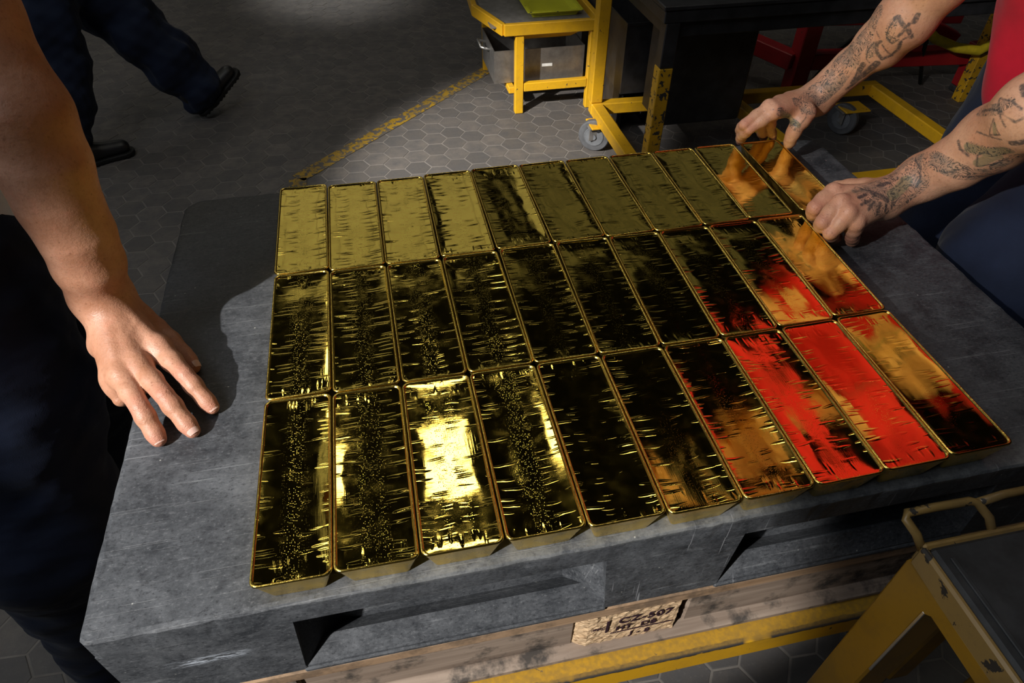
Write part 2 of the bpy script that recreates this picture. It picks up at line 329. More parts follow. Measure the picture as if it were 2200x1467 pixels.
def surfnet(fn,lo,hi,h,B=8):
    lo=np.array(lo,float);n=np.ceil((np.array(hi)-lo)/(h*B)).astype(int)
    I=np.stack(np.meshgrid(*[np.arange(k) for k in n],indexing='ij'),-1).reshape(-1,3)
    c=lo+(I+.5)*h*B; d=np.concatenate([fn(c[i:i+60000]) for i in range(0,len(c),60000)])
    I=I[np.abs(d)<h*B*.866*1.6]
    L=np.stack(np.meshgrid(*[np.arange(B+1)]*3,indexing='ij'),-1).reshape(-1,3)
    VK=[];VP=[];FC=[]
    S=1<<20
    def key(a): return (a[...,0]*S+a[...,1])*S+a[...,2]
    for s in range(0,len(I),400):
        J=I[s:s+400]; nod=(J[:,None,:]*B+L[None]); P=lo+nod.reshape(-1,3)*h
        D=fn(P).reshape(-1,B+1,B+1,B+1); D=np.where(np.abs(D)<1e-9,1e-9,D)
        acc=np.zeros((len(J),B,B,B,3));cnt=np.zeros((len(J),B,B,B))
        for ax in range(3):
            o=[a for a in range(3) if a!=ax]
            for u in (0,1):
                for v in (0,1):
                    s0=[slice(0,B)]*3; s1=[slice(0,B)]*3
                    s0[o[0]]=slice(u,u+B);s0[o[1]]=slice(v,v+B);s1[o[0]]=s0[o[0]];s1[o[1]]=s0[o[1]];s1[ax]=slice(1,B+1)
                    A=D[(slice(None),*s0)];Bv=D[(slice(None),*s1)];mk_=(A<0)!=(Bv<0)
                    t=np.where(mk_,A/np.where(mk_,A-Bv,1),0)
                    acc[...,ax]+=np.where(mk_,t,0);acc[...,o[0]]+=np.where(mk_,u,0);acc[...,o[1]]+=np.where(mk_,v,0);cnt+=mk_
        w=np.argwhere(cnt>0); cell=J[w[:,0]]*B+w[:,1:]
        loc=acc[w[:,0],w[:,1],w[:,2],w[:,3]]/cnt[w[:,0],w[:,1],w[:,2],w[:,3]][:,None]
        VK.append(key(cell+1));VP.append(lo+(cell+loc)*h)
        for ax in range(3):
            o=[(ax+1)%3,(ax+2)%3]; s1=[slice(0,B)]*3;s1[ax]=slice(1,B+1)
            A=D[:,:B,:B,:B];Bv=D[(slice(None),*s1)];w=np.argwhere((A<0)!=(Bv<0))
            if not len(w): continue
            flip=A[w[:,0],w[:,1],w[:,2],w[:,3]]<0; cell=J[w[:,0]]*B+w[:,1:]+1
            e0=np.zeros(3,int);e0[o[0]]=1;e1=np.zeros(3,int);e1[o[1]]=1
            q=np.stack([key(cell),key(cell-e0),key(cell-e0-e1),key(cell-e1)],1)
            q[~flip]=q[~flip][:,::-1]; FC.append(q)
    VK=np.concatenate(VK);VP=np.concatenate(VP);o=np.argsort(VK);VK=VK[o];VP=VP[o];F=np.concatenate(FC)
    ix=np.clip(np.searchsorted(VK,F),0,len(VK)-1); ok=(VK[ix]==F).all(1)
    return VP,ix[ok]
def join_parts(parts):
    V=[];F=[];n=0
    for v,f in parts: V.append(v);F.append(f+n);n+=len(v)
    return np.concatenate(V),np.concatenate(F)
def finger(P,pts,rs,k=.004):
    d=chainsdf(P,pts,rs,.0012)
    for i in range(len(pts)-1):
        a=np.array(pts[i]);b=np.array(pts[i+1]); d=smin(d,np.sqrt(((P-(a+b)/2)**2).sum(1))-(rs[i]+rs[i+1])*.515,.006)
    return d
def crease(P,c,r,w,amp):   # shallow groove ring around a point
    q=np.sqrt(((P-np.array(c))**2).sum(1)); return amp*np.exp(-((q-r)/w)**2)
# ---- left man: right hand flat on the pallet
LH=dict(idx=[(-.128,.352,.866),(-.094,.305,.858),(-.077,.283,.841),(-.067,.271,.8300)],mid=[(-.148,.324,.866),(-.113,.274,.859),(-.097,.252,.842),(-.086,.238,.8300)],
 rng=[(-.166,.312,.864),(-.139,.262,.857),(-.130,.245,.840),(-.123,.232,.8300)],pky=[(-.181,.318,.856),(-.174,.300,.838),(-.177,.318,.822),(-.183,.330,.818)],
 th=[(-.178,.425,.885),(-.142,.402,.858),(-.110,.366,.838),(-.098,.348,.8295)])
LARM=[(-0.1960,0.4220,0.9160),(-0.1850,0.4110,0.9660),(-0.1810,0.4100,1.0090),(-0.1840,0.4140,1.0490),(-0.1830,0.4220,1.0920),(-0.1880,0.4360,1.1420),(-0.2110,0.4810,1.2330),(-.30,.45,1.36),(-.37,.44,1.45)]
LAR=[.0355,.0365,.0377,.0400,.0440,.0480,.047,.052,.06]
def left_arm(P):
    f={}
    f['idx']=finger(P,LH['idx'],[.0135,.0110,.0102,.0088]);f['mid']=finger(P,LH['mid'],[.0138,.0115,.0105,.0092])
    f['rng']=finger(P,LH['rng'],[.0135,.0112,.0104,.0091]);f['pky']=finger(P,LH['pky'],[.0115,.0095,.009,.008]);f['th']=finger(P,LH['th'],[.017,.0135,.0115,.0088])
    wr=(-0.1940,0.4210,0.9090); palm=None
    for k,r in (('idx',.0135),('mid',.0135),('rng',.0135),('pky',.0125)):
        a=np.array(LH[k][0]); e=rc(P,np.array(wr)+(a-np.array(wr))*.15,a-np.array([0,0,.002]),.0185,r); palm=e if palm is None else smin(palm,e,.018)
    palm=smin(palm,rc(P,(-.165,.39,.872),(-.20,.37,.866),.016,.015),.02)
    palm=smin(palm,f['th'],.016)
    arm=chainsdf(P,LARM,LAR,.02,((.2,-.3,1),1.12)); palm=smin(palm,arm,.03)
    for k in ('idx','mid','rng'):      # tendons and knuckles
        a=np.array(LH[k][0]);w_=np.array(wr); u=np.array([0,0,1.]); palm=smin(palm,rc(P,w_*.6+a*.4+u*.0150,a+u*.0085,.0012,.0026),.009)
        palm=smin(palm,np.sqrt(((P-(a+u*.0055))**2).sum(1))-.0085,.010)
    palm=smin(palm,rc(P,(-.165,.395,.906),(-.150,.372,.893),.0012,.0015),.006)
    palm=smin(palm,rc(P,(-.150,.372,.893),(-.160,.348,.889),.0015,.0012),.006)
    d=None
    for k in ('idx','mid','rng','pky'):
        e=smin(palm,f[k],.011); d=e if d is None else np.minimum(d,e)
    return d
# ---- right man
RR=dict(idx=[(0.8650,0.6820,0.9350),(0.8250,0.6810,0.9080),(0.8280,0.7040,0.8840),(0.8450,0.7320,0.8570)],mid=[(0.8610,0.6950,0.9380),(0.8170,0.6860,0.9150),(0.8300,0.7170,0.8880),(0.8520,0.7370,0.8600)],
 rng=[(0.8920,0.7150,0.9320),(0.8500,0.6920,0.9150),(0.8730,0.7200,0.8850),(0.8970,0.7400,0.8550)],pky=[(0.9230,0.7370,0.9260),(0.8750,0.6980,0.9120),(0.8920,0.7170,0.8850),(0.9110,0.7300,0.8580)],
 th=[(0.9380,0.6920,0.9220),(0.9170,0.6800,0.9030),(0.9140,0.6810,0.8830),(0.9200,0.6890,0.8630)])
RARM=[(0.9910,0.7450,0.9210),(1.0000,0.7260,0.9610),(1.0160,0.7160,0.9910),(1.0340,0.6880,1.0380),(1.0410,0.6620,1.0850),(1.0590,0.6400,1.1540),(1.06,.71,1.30),(1.10,.74,1.42)]
RAR=[.0275,.0262,.0280,.0380,.0435,.045,.052,.058]
def hand_sdf(P,H,wr,palm_r,fr,arm,arms_r,sq,up,thk=.016):
    f={}
    for k in ('idx','mid','rng','pky','th'): f[k]=finger(P,H[k],fr[k])
    wr=np.array(wr);palm=None;up=np.array(up,float)
    for k,r in (('idx',.0130),('mid',.0130),('rng',.0125),('pky',.0118)):
        a=np.array(H[k][0]);e=rc(P,wr+(a-wr)*.15,a,palm_r,r);palm=e if palm is None else smin(palm,e,.016)
    palm=smin(palm,f['th'],thk); palm=smin(palm,chainsdf(P,arm,arms_r,.02,sq),.028)
    for k in ('idx','mid','rng','pky'):
        a=np.array(H[k][0]); palm=smin(palm,rc(P,wr*.55+a*.45+up*.015,a+up*.0085,.0010,.0024),.008); palm=smin(palm,np.sqrt(((P-(a+up*.005))**2).sum(1))-.0085,.009)
    d=None
    for k in ('idx','mid','rng','pky'):
        e=smin(palm,f[k],.0045);d=e if d is None else np.minimum(d,e)
    return d
FR=dict(idx=[.0112,.0097,.0088,.0078],mid=[.0112,.0099,.009,.008],rng=[.0108,.0095,.0087,.0078],pky=[.0100,.0085,.0077,.007],th=[.0165,.013,.0112,.0088])
def right_hand(P): return hand_sdf(P,RR,(0.9950,0.7440,0.9210),.0185,FR,RARM,RAR,((0,-.5,1),1.1),(-.35,-.25,.9))
RL=dict(idx=[(0.8610,0.4640,0.9050),(0.8270,0.4500,0.8900),(0.8380,0.4610,0.8680),(0.8600,0.4740,0.8500)],mid=[(0.8510,0.4290,0.9080),(0.8230,0.4170,0.8860),(0.8350,0.4310,0.8650),(0.8580,0.4440,0.8480)],
 rng=[(0.8520,0.4080,0.9020),(0.8330,0.4050,0.8740),(0.8520,0.4200,0.8520),(0.8770,0.4380,0.8360)],pky=[(0.8670,0.4010,0.8880),(0.8760,0.4080,0.8620),(0.8890,0.4180,0.8450),(0.8990,0.4270,0.8330)],
 th=[(.935,.490,.888),(.915,.520,.872),(.912,.525,.862),(.918,.530,.848)])
LLARM=[(0.9600,0.4570,0.8880),(1.0090,0.4530,0.9230),(1.0230,0.4270,0.9580),(1.0410,0.4020,1.0090),(1.0240,0.3460,1.0780),(1.0480,0.3330,1.1130),(1.10,.35,1.25),(1.13,.36,1.38)]
LLR=[.0305,.0350,.0375,.0465,.050,.048,.053,.058]
FL=dict(idx=[.0138,.0120,.0102,.0088],mid=[.0138,.0120,.0102,.0088],rng=[.0132,.0113,.0098,.0085],pky=[.0125,.0106,.0095,.0085],th=[.0165,.013,.0112,.0088])
def left_hand(P): return hand_sdf(P,RL,(0.9500,0.4530,0.8890),.0215,FL,LLARM,LLR,((-.3,-.2,1),1.1),(-.15,-.25,.95),.012)
def head_frame(fwd,up=(0,0,1)):
    f=np.array(fwd,float);f/=np.linalg.norm(f);u=np.array(up,float);s=np.cross(u,f);s/=np.linalg.norm(s);u=np.cross(f,s); return np.stack([f,s,u],1)
def head_sdf(P,c,Rm):
    q=(P-np.array(c))@Rm
    d=ell(q,(-.01,0,.03),(.098,.076,.09)); d=smin(d,ell(q,(.035,0,-.04),(.055,.052,.068)),.05)
    d=smin(d,rc(q,(.06,0,-.085),(.075,0,-.088),.02,.014),.03)
    for s in (-1,1):
        d=smin(d,rc(q,(.06,s*.035,-.02),(.03,s*.055,-.02),.014,.012),.02)
        d=-smin(-d,np.sqrt(((q-np.array([.098,s*.031,.008]))**2).sum(1))-.012,.012)
        d=smin(d,np.sqrt(((q-np.array([.078,s*.031,.006]))**2).sum(1))-.0125,.003)
        d=smin(d,rc(q,(.088,s*.012,.026),(.078,s*.048,.026),.006,.006),.012)
        d=smin(d,ell(q,(-.005,s*.080,-.005),(.018,.008,.032)),.006)
        d=smin(d,np.sqrt(((q-np.array([.098,s*.012,-.026]))**2).sum(1))-.0075,.006)
    d=smin(d,rc(q,(.088,0,.018),(.112,0,-.022),.007,.0105),.012)
    d=smin(d,rc(q,(.088,-.016,-.050),(.088,.016,-.050),.0075,.0075),.008); d=smin(d,rc(q,(.086,-.014,-.060),(.086,.014,-.060),.008,.008),.006)
    return d
#%%END
def np_mesh(name,VF,mat,parent=None,attrs=None):
    V,F=VF; me=bpy.data.meshes.new(name); me.vertices.add(len(V)); me.vertices.foreach_set('co',V.astype(np.float32).ravel())
    me.loops.add(F.size); me.loops.foreach_set('vertex_index',F.astype(np.int32).ravel())
    me.polygons.add(len(F)); me.polygons.foreach_set('loop_start',np.arange(0,F.size,4,dtype=np.int32)); me.polygons.foreach_set('loop_total',np.full(len(F),4,np.int32))
    me.polygons.foreach_set('use_smooth',np.ones(len(F),bool)); me.update(calc_edges=True); me.validate()
    for k,a in (attrs or {}).items():
        if a.ndim==1: at=me.attributes.new(k,'FLOAT','POINT'); at.data.foreach_set('value',a.astype(np.float32))
        else: at=me.attributes.new(k,'FLOAT_VECTOR','POINT'); at.data.foreach_set('vector',a.astype(np.float32).ravel())
    return link(name,me,mat,parent)
# ------------------------------------------------------------------ the hall
X0,X1,Y0,Y1,ZC=-7.,7.,-5.,9.,5.
def slab(name,b,mat,label=None): 
    o=MB().box(*b,b=.0).build(name,mat); tag(o,label,kind='structure'); return o
floor=slab('floor',(X0,X1,Y0,Y1,-.1,-.0012),M['grout'],'dark hexagon-tiled workshop floor with pale joints')
slab('ceiling',(X0,X1,Y0,Y1,ZC,ZC+.1),M['ceil'],'dark sheet ceiling of the hall')
slab('wall_back',(X0,X1,Y1,Y1+.15,0,ZC),M['wall'],'grey back wall of the hall'); slab('wall_front',(X0,X1,Y0-.15,Y0,0,ZC),M['wall'],'grey front wall of the hall')
slab('wall_left',(X0-.15,X0,Y0,Y1,0,ZC),M['wall'],'grey left wall of the hall'); slab('wall_right',(X1,X1+.15,Y0,Y1,0,ZC),M['wall'],'grey right wall of the hall')
def glow_panel(n,x0,x1,y0,y1,z0,z1,pm,axis,cols,rows,t=.05):  # unseen glowing panels added for the gold bars to reflect, and as fill
    o=empty('glow_panel_%d'%n,((x0+x1)/2,(y0+y1)/2,(z0+z1)/2)); tag(o,'added unseen glowing panel with dark bars, number %d'%n,kind='structure')
    c=((x0+x1)/2,(y0+y1)/2,(z0+z1)/2); b=[x0-c[0],x1-c[0],y0-c[1],y1-c[1],z0-c[2],z1-c[2]]
    MB().box(*b,b=0).build('pane',pm,o)
    f=MB(); ax=[a for a in range(3) if a!=axis]
    for k,(a,nn) in enumerate(((ax[0],cols),(ax[1],rows))):
        for i in range(nn+1):
            p=b[2*a]+(b[2*a+1]-b[2*a])*i/nn; q=list(b); q[2*a]=p-t/2;q[2*a+1]=p+t/2; q[2*axis]-=.02;q[2*axis+1]+=.02; f.box(*q,b=0)
    f.build('panel_bars',M['black'],o)
glow_panel(1,-3.6,1.4,5.75,8.4,ZC-.03,ZC-.01,M['glow_pane2'],2,8,3,.025)
glow_panel(2,X0+.01,X0+.03,-1.,5.5,2.6,4.2,M['pane'],0,7,2)
glow_panel(3,-4.2,.6,Y1-.03,Y1-.01,3.1,4.6,M['glow_pane2'],1,8,2)
def ceiling_lamp(x,y,sx,sy,z,label,mat=None):
    o=empty('ceiling_lamp',(x,y,z)); tag(o,label,'lamp','high bay lamps')
    MB().box(-sx/2-.04,sx/2+.04,-sy/2-.04,sy/2+.04,.0,.10,.01).build('housing',M['greysteel'],o)
    MB().box(-sx/2,sx/2,-sy/2,sy/2,-.012,.0,.0).build('diffuser',mat or M['lampglow'],o)
    for s in (-1,1): MB().tube([(s*sx*.3,0,.1),(s*sx*.3,0,ZC-z-.005)],.008,6).build('hanger',M['black'],o)
glow_panel(4,1.8,6.4,5.7,8.6,ZC-.03,ZC-.01,M['glow_pane3'],2,8,3,.025)
glow_panel(5,-2.6,-1.35,2.1,3.9,ZC-.03,ZC-.01,M['glow_pane2'],2,5,5,.025)
ceiling_lamp(.40,3.05,.46,.40,4.8,'rectangular high bay lamp over the aisle beyond the pallet')
ceiling_lamp(-1.95,4.9,.28,1.7,4.8,'added long narrow lamp for gold streaks, over the left side of the hall, further away')  # unseen, added so the streaks on the left bars catch light
ceiling_lamp(-1.5,1.2,1.5,.30,4.8,'added long narrow lamp for gold streaks, across the hall, nearest the pallet')  # unseen, added to give the gold more bright streaks
ceiling_lamp(1.6,1.1,1.5,.30,4.8,'added long narrow lamp for gold streaks, across the hall, above the worker in red')  # unseen too, added for glints on the bar surfaces
# hexagonal tiles
fl=floor; R6=.1/math.sqrt(3); th=R_(-3.0); ca,sa=math.cos(th),math.sin(th)
def hexmesh():
    V=[];F=[]
    g=.0030
    for (r,z) in ((R6-g*.7,-.0025),(R6-g,-.0004),(R6-g-.0016,0.)):
        for k in range(6): a=math.pi*k/3+th; V.append((r*math.cos(a),r*math.sin(a),z))
    for l in (0,1):
        for k in range(6): F.append((l*6+k,l*6+(k+1)%6,l*6+6+(k+1)%6,l*6+6+k))
    F.append(tuple(range(12,18))); return V,F
HV,HF=hexmesh(); hm=bpy.data.meshes.new('tile'); hm.from_pydata(HV,[],HF); hm.materials.append(M['tile'])
cents=[]
for i in range(-80,90):
    for j in range(-60,110):
        lx=i*1.5*R6; ly=(j+.5*(i%2))*.1; x=.684+lx*ca-ly*sa; y=2.463+lx*sa+ly*ca
        if -3.4<x<5.4 and -1.2<y<6.2: cents.append((x,y))
def seen(x,y):
    d=np.array([x,y,0])-CAM; z=d@FW
    if z<=.1: return None
    px=1100+FPX*(d@RT)/z; py=733.5-FPX*(d@UP)/z
    if not(-60<px<2260 and -60<py<1527): return None
    t=(.80-CAM[2])/d[2]; p=CAM+d*t
    if -.14<p[0]<1.0 and .03<p[1]<.75: return None
    return z
vis=sorted([(seen(*c),c) for c in cents if seen(*c)]); near=set(c for _,c in vis[:296])
rt=random.Random(3)
BV=[];BF=[];BT=[]
for c in cents:
    if c in near:
        o=bpy.data.objects.new('tile',hm); COL.objects.link(o); o.parent=fl; o.location=(c[0],c[1],rt.uniform(-.0006,.0006)); o.rotation_euler=(rt.uniform(-.004,.004),rt.uniform(-.004,.004),0)
    else:
        n=len(BV); dz=rt.uniform(-.0006,.0006); BV+=[(v[0]+c[0],v[1]+c[1],v[2]+dz) for v in HV]; BF+=[tuple(k+n for k in f) for f in HF]; BT+=[rt.random()]*len(HV)
ft=mk('distant_tiles',BV,BF,M['tilef'],fl); ft['kind']='stuff'
at=ft.data.attributes.new('tint','FLOAT','POINT'); at.data.foreach_set('value',BT)
# painted line on the floor
def strip(pts,wd,z=.0012):
    m_=MB()
    for a,b in zip(pts[:-1],pts[1:]):
        m_.bar((a[0],a[1],z),(b[0],b[1],z),wd,.002,.0005)
    return m_
tag(strip([(-.17,2.02),(-.17,2.29),(.75,3.19),(1.05,3.5)],.072).build('floor_line',M['floorline']),'worn yellow painted line running diagonally over the dark floor tiles','floor marking')
# ------------------------------------------------------------------ plastic pallet
PZ=.82
pal=empty('plastic_pallet',(.4375,.39,.665)); tag(pal,'scratched black plastic pallet carrying the gold bars','pallet')
def chil(o,par):   # parent while keeping world coordinates
    o.parent=par; o.matrix_parent_inverse=Matrix.Translation(-Vector(par.location)); return o
def deck():
    # rounded plan outline with a slightly ragged rim
    r=random.Random(8); x0,x1,y0,y1=-.165,1.038,0.,.782; pts=[]
    def arc(cx,cy,rad,a0,a1,n=6):
        for k in range(n+1): a=a0+(a1-a0)*k/n; pts.append((cx+rad*math.cos(a),cy+rad*math.sin(a)))
    def edge(a,b,n):
        for k in range(1,n): t=k/n; pts.append((a[0]+(b[0]-a[0])*t,a[1]+(b[1]-a[1])*t))
    arc(x0+.012,y0+.012,.012,math.pi,1.5*math.pi,3); edge((x0+.02,y0),(x1-.02,y0),90); arc(x1-.02,y0+.02,.02,1.5*math.pi,2*math.pi)
    edge((x1,y0+.02),(x1,y1-.03),70); arc(x1-.03,y1-.03,.03,0,.5*math.pi); edge((x1-.03,y1),(x0+.03,y1),90); arc(x0+.03,y1-.03,.03,.5*math.pi,math.pi); edge((x0,y1-.03),(x0,y0+.02),70)
    n=len(pts); cx,cy=.437,.39; V=[];F=[]
    ins=[(0,.785),(0.,.8165),(.0022,.8195),(.007,.82)]
    w1=[r.uniform(-.0011,.0006) for _ in range(n)]; w1=[(w1[i]+w1[i-1])*.6+(-.0016 if (r.random()<.05) else 0) for i in range(n)]
    for li,(d,z) in enumerate(ins):
        for i,(x,y) in enumerate(pts):
            L=math.hypot(x-cx,y-cy); e=d-(w1[i] if li in(1,2) else 0)
            nx=max(-1,min(1,(x-cx)/.3)) if abs(abs(x-cx)-.6)<.04 else 0; ny=max(-1,min(1,(y-cy)/.2)) if abs(abs(y-cy)-.39)<.04 else 0
            V.append((x-nx*e,y-ny*e,z+(r.uniform(-.0008,.0003) if li==2 else 0)))
    for l in range(len(ins)-1):
        for i in range(n): F.append((l*n+i,l*n+(i+1)%n,(l+1)*n+(i+1)%n,(l+1)*n+i))
    F.append(tuple(range(3*n,4*n))); F.append(tuple(range(n))[::-1])
    return V,F
dV,dF=deck(); chil(mk('deck',dV,dF,M['plastic']),pal)
XB=[(-.160,.016),(.368,.512),(.858,1.034)]
for yi,(ya,yb) in enumerate(((.0012,.13),(.33,.45),(.65,.776))):
    for (xa,xb) in XB:
        m_=MB(); fy=.0 
        # block with sides flaring outward to the deck
        fl_=.010 
        a=[(xa,ya,.665),(xb,ya,.665),(xb,yb,.665),(xa,yb,.665)]; b=[(xa-(fl_ if xa>0 else 0),ya,.788),(xb+(fl_ if xb<1 else 0),ya,.788),(xb+(fl_ if xb<1 else 0),yb,.788),(xa-(fl_ if xa>0 else 0),yb,.788)]
        m_.add(a+b,[(0,1,2,3),(4,5,6,7),(0,1,5,4),(1,2,6,5),(2,3,7,6),(3,0,4,7)])
        chil(m_.build('block',M['plastic']),pal)
def recess(xa,xb,y,s):
    # sloped sill, inner wall, flared cheeks
    V=[];prof=[(0,.665),(.001,.671),(.0195,.694),(.0225,.6945),(.044,.675),(.058,.79)]
    for (dy,z) in prof:
        ins=dy*.75
        V.append((xa+ins+(.0 if dy<.002 else .006),y+s*dy,z)); V.append((xb-ins-(.0 if dy<.002 else .006),y+s*dy,z))
    V+= [(xa-.012,y,.79),(xb+.012,y,.79),(xa-.012,y,.665),(xb+.012,y,.665)]
    n=len(prof);F=[(2*i,2*i+1,2*i+3,2*i+2) for i in range(n-1)]
    k=2*n
    F+=[(k+2,0,2,4,6,8,10,k),(k+3,1,3,5,7,9,11,k+1)]
    F+=[(k+2,k+3,1,0)]
    return MB().add(V,F)
for (a,b) in ((.018,.366),(.514,.856)):
    chil(recess(a,b,.0015,1).build('side_panel',M['plastic']),pal)
    chil(recess(a,b,.7765,-1).build('side_panel',M['plastic']),pal)
    chil(MB().box(a-.004,b+.004,-.0005,.05,.660,.668,.002).build('bottom_rail',M['plastic']),pal)
# ------------------------------------------------------------------ wooden pallet under it
wp=empty('wooden_pallet',(.44,.39,.537)); tag(wp,'splintered wooden pallet with a stamped chipboard block under the black pallet','pallet')
for y0 in (.001,.34,.68): chil(MB().box(-.155,1.03,y0,y0+.098,.638,.6595,.002).build('top_board',M['wood']),wp)
for (xa,xb) in ((-.15,0.0),(.338,.490),(.88,1.03)):
    for yi,y0 in enumerate((.0035,.34,.68)):
        b=MB(); r=random.Random(int(xa*100)+yi)
        if yi==0 and .3<xa<.4:
            # broken, ragged block front
            nx,nz=30,14;V=[];F=[]
            for j in range(nz+1):
                for i in range(nx+1):
                    u=i/nx;v=j/nz; x=xa+(xb-xa)*u; z=.557+.080*v; y=.0015+r.uniform(0,.0022)
                    if u<.10: y+=.010*(.10-u)/.10; x-=.004*(1-v)
                    if u>.93: y+=(u-.93)*.22+r.uniform(0,.004); x+=r.uniform(-.003,.001)+(.010*v-.012)
                    V.append((x,y,z))
            for j in range(nz):
                for i in range(nx): a=j*(nx+1)+i;F.append((a,a+1,a+nx+2,a+nx+1))
            b.add(V,F); b.box(xa+.002,xb-.018,.016,.10,.558,.6365,.002)
            o=b.build('block',M['chip']); o['label']='chipped pale chipboard block with a stamped mark'; chil(o,wp)
        else: chil(b.box(xa,xb,y0,y0+.098,.558,.6375,.003).build('block',M['chip'] if yi else M['greywood']),wp)
for (xa,xb) in ((-.005,.3375),(.4905,.885)):
    o=chil(MB().box(xa,xb,.009,.030,.556,.637,.003).build('side_board',M['greywood']),wp)
for y0 in (-.007,.34,.68): chil(MB().box(-.155,1.03,y0,y0+.105,.536,.5572,.007).build('bottom_board',M['greywood']),wp)
def text(s,x,z,size,y=.0009,bold=0):
    cu=bpy.data.curves.new('stamp','FONT'); cu.body=s; cu.size=size; cu.extrude=.0003; cu.offset=bold; cu.space_character=1.08
    o=bpy.data.objects.new('stamp',cu); me=bpy.data.meshes.new_from_object(o); me.name='stamp'; bpy.data.objects.remove(o)
    q=link('stamp',me,M['ink']); q.location=(x,y,z); q.rotation_euler=(R_(90),0,0)
    q.parent=wp; q.location=(x-wp.location[0],y-wp.location[1],z-wp.location[2]); return q
text('CZ-507',.392,.6085,.0215,bold=.0003); text('HT  DB',.390,.589,.0165,bold=.0002); text('J - 8',.412,.5665,.0155,bold=.0002)
chil(MB().box(.384,.470,.0006,.0012,.5838,.5850,0).build('stamp',M['ink']),wp); chil(MB().box(.3765,.3800,.0006,.0012,.590,.622,0).build('stamp',M['ink']),wp); text('IPPC',.357,.6,.0085)
# ------------------------------------------------------------------ yellow cart beneath
ct=empty('pallet_cart',(.44,.39,0)); tag(ct,'yellow steel cart frame with chipped paint carrying both pallets','cart')
FZ=.535
chil(MB().bar((.0,-.004,FZ-.025),(1.03,-.004,FZ-.025),.05,.05,.004).build('front_rail',M['yellow_rail']),ct)
chil(MB().bar((.0,.70,FZ-.025),(1.03,.70,FZ-.025),.05,.05,.004).build('back_rail',M['yellow']),ct)
for x in (.03,1.0): chil(MB().bar((x,.022,FZ-.025),(x,.674,FZ-.025),.05,.05,.004).build('side_rail',M['yellow']),ct)
for x in (.03,1.0):
    for y in (.01,.69): chil(MB().bar((x,y,FZ-.05),(x,y,.12),.045,.045,.004).build('leg',M['yellow_dark']),ct)
chil(MB().bar((.03,.10,.20),(1.0,.10,.20),.045,.045,.004).build('lower_rail',M['yellow_dark']),ct)
chil(MB().bar((.03,.60,.20),(1.0,.60,.20),.045,.045,.004).build('lower_rail',M['yellow_dark']),ct)
chil(MB().bar((.585,.02,FZ-.03),(.62,.10,.22),.05,.03,.003,up=(1,0,0)).build('brace',M['yellow_dark']),ct)
def caster(c,parent,ang=0,r=.06,steel='wheelrim'):
    x,y,_=c; d=Vector((math.cos(ang),math.sin(ang),0))
    w_=MB().lathe([(r*.55,-.016),(r*.93,-.016),(r,-.010),(r,.010),(r*.93,.016),(r*.55,.016)],(x,y,r),d,28).build('wheel',M['wheel']); chil(w_,parent)
    h=MB().lathe([(r*.62,-.0185),(r*.58,-.0195),(r*.58,.0195),(r*.62,.0185)],(x,y,r),d,20); h.lathe([(.012,-.026),(.012,.026)],(x,y,r),d,10); h.build('wheel_disc',M[steel],w_)
    f=MB()
    for s in (-1,1):
        o_=d*(.024*s); n_=d.cross(Vector((0,0,1)))
        a=Vector((x,y,r))+o_; f.bar(a+Vector((0,0,-.015)),a+Vector((0,0,r*.55)),.040 if abs(n_.x)>.5 else .004,.004 if abs(n_.x)>.5 else .040,.001)
    f.box(x-.035,x+.035,y-.035,y+.035,r*1.55,r*1.55+.008,.001); chil(f.build('fork',M['greysteel']),parent)
for x in (.03,1.0):
    for y in (.06,.69): caster((x,y,0),ct,0,.058)

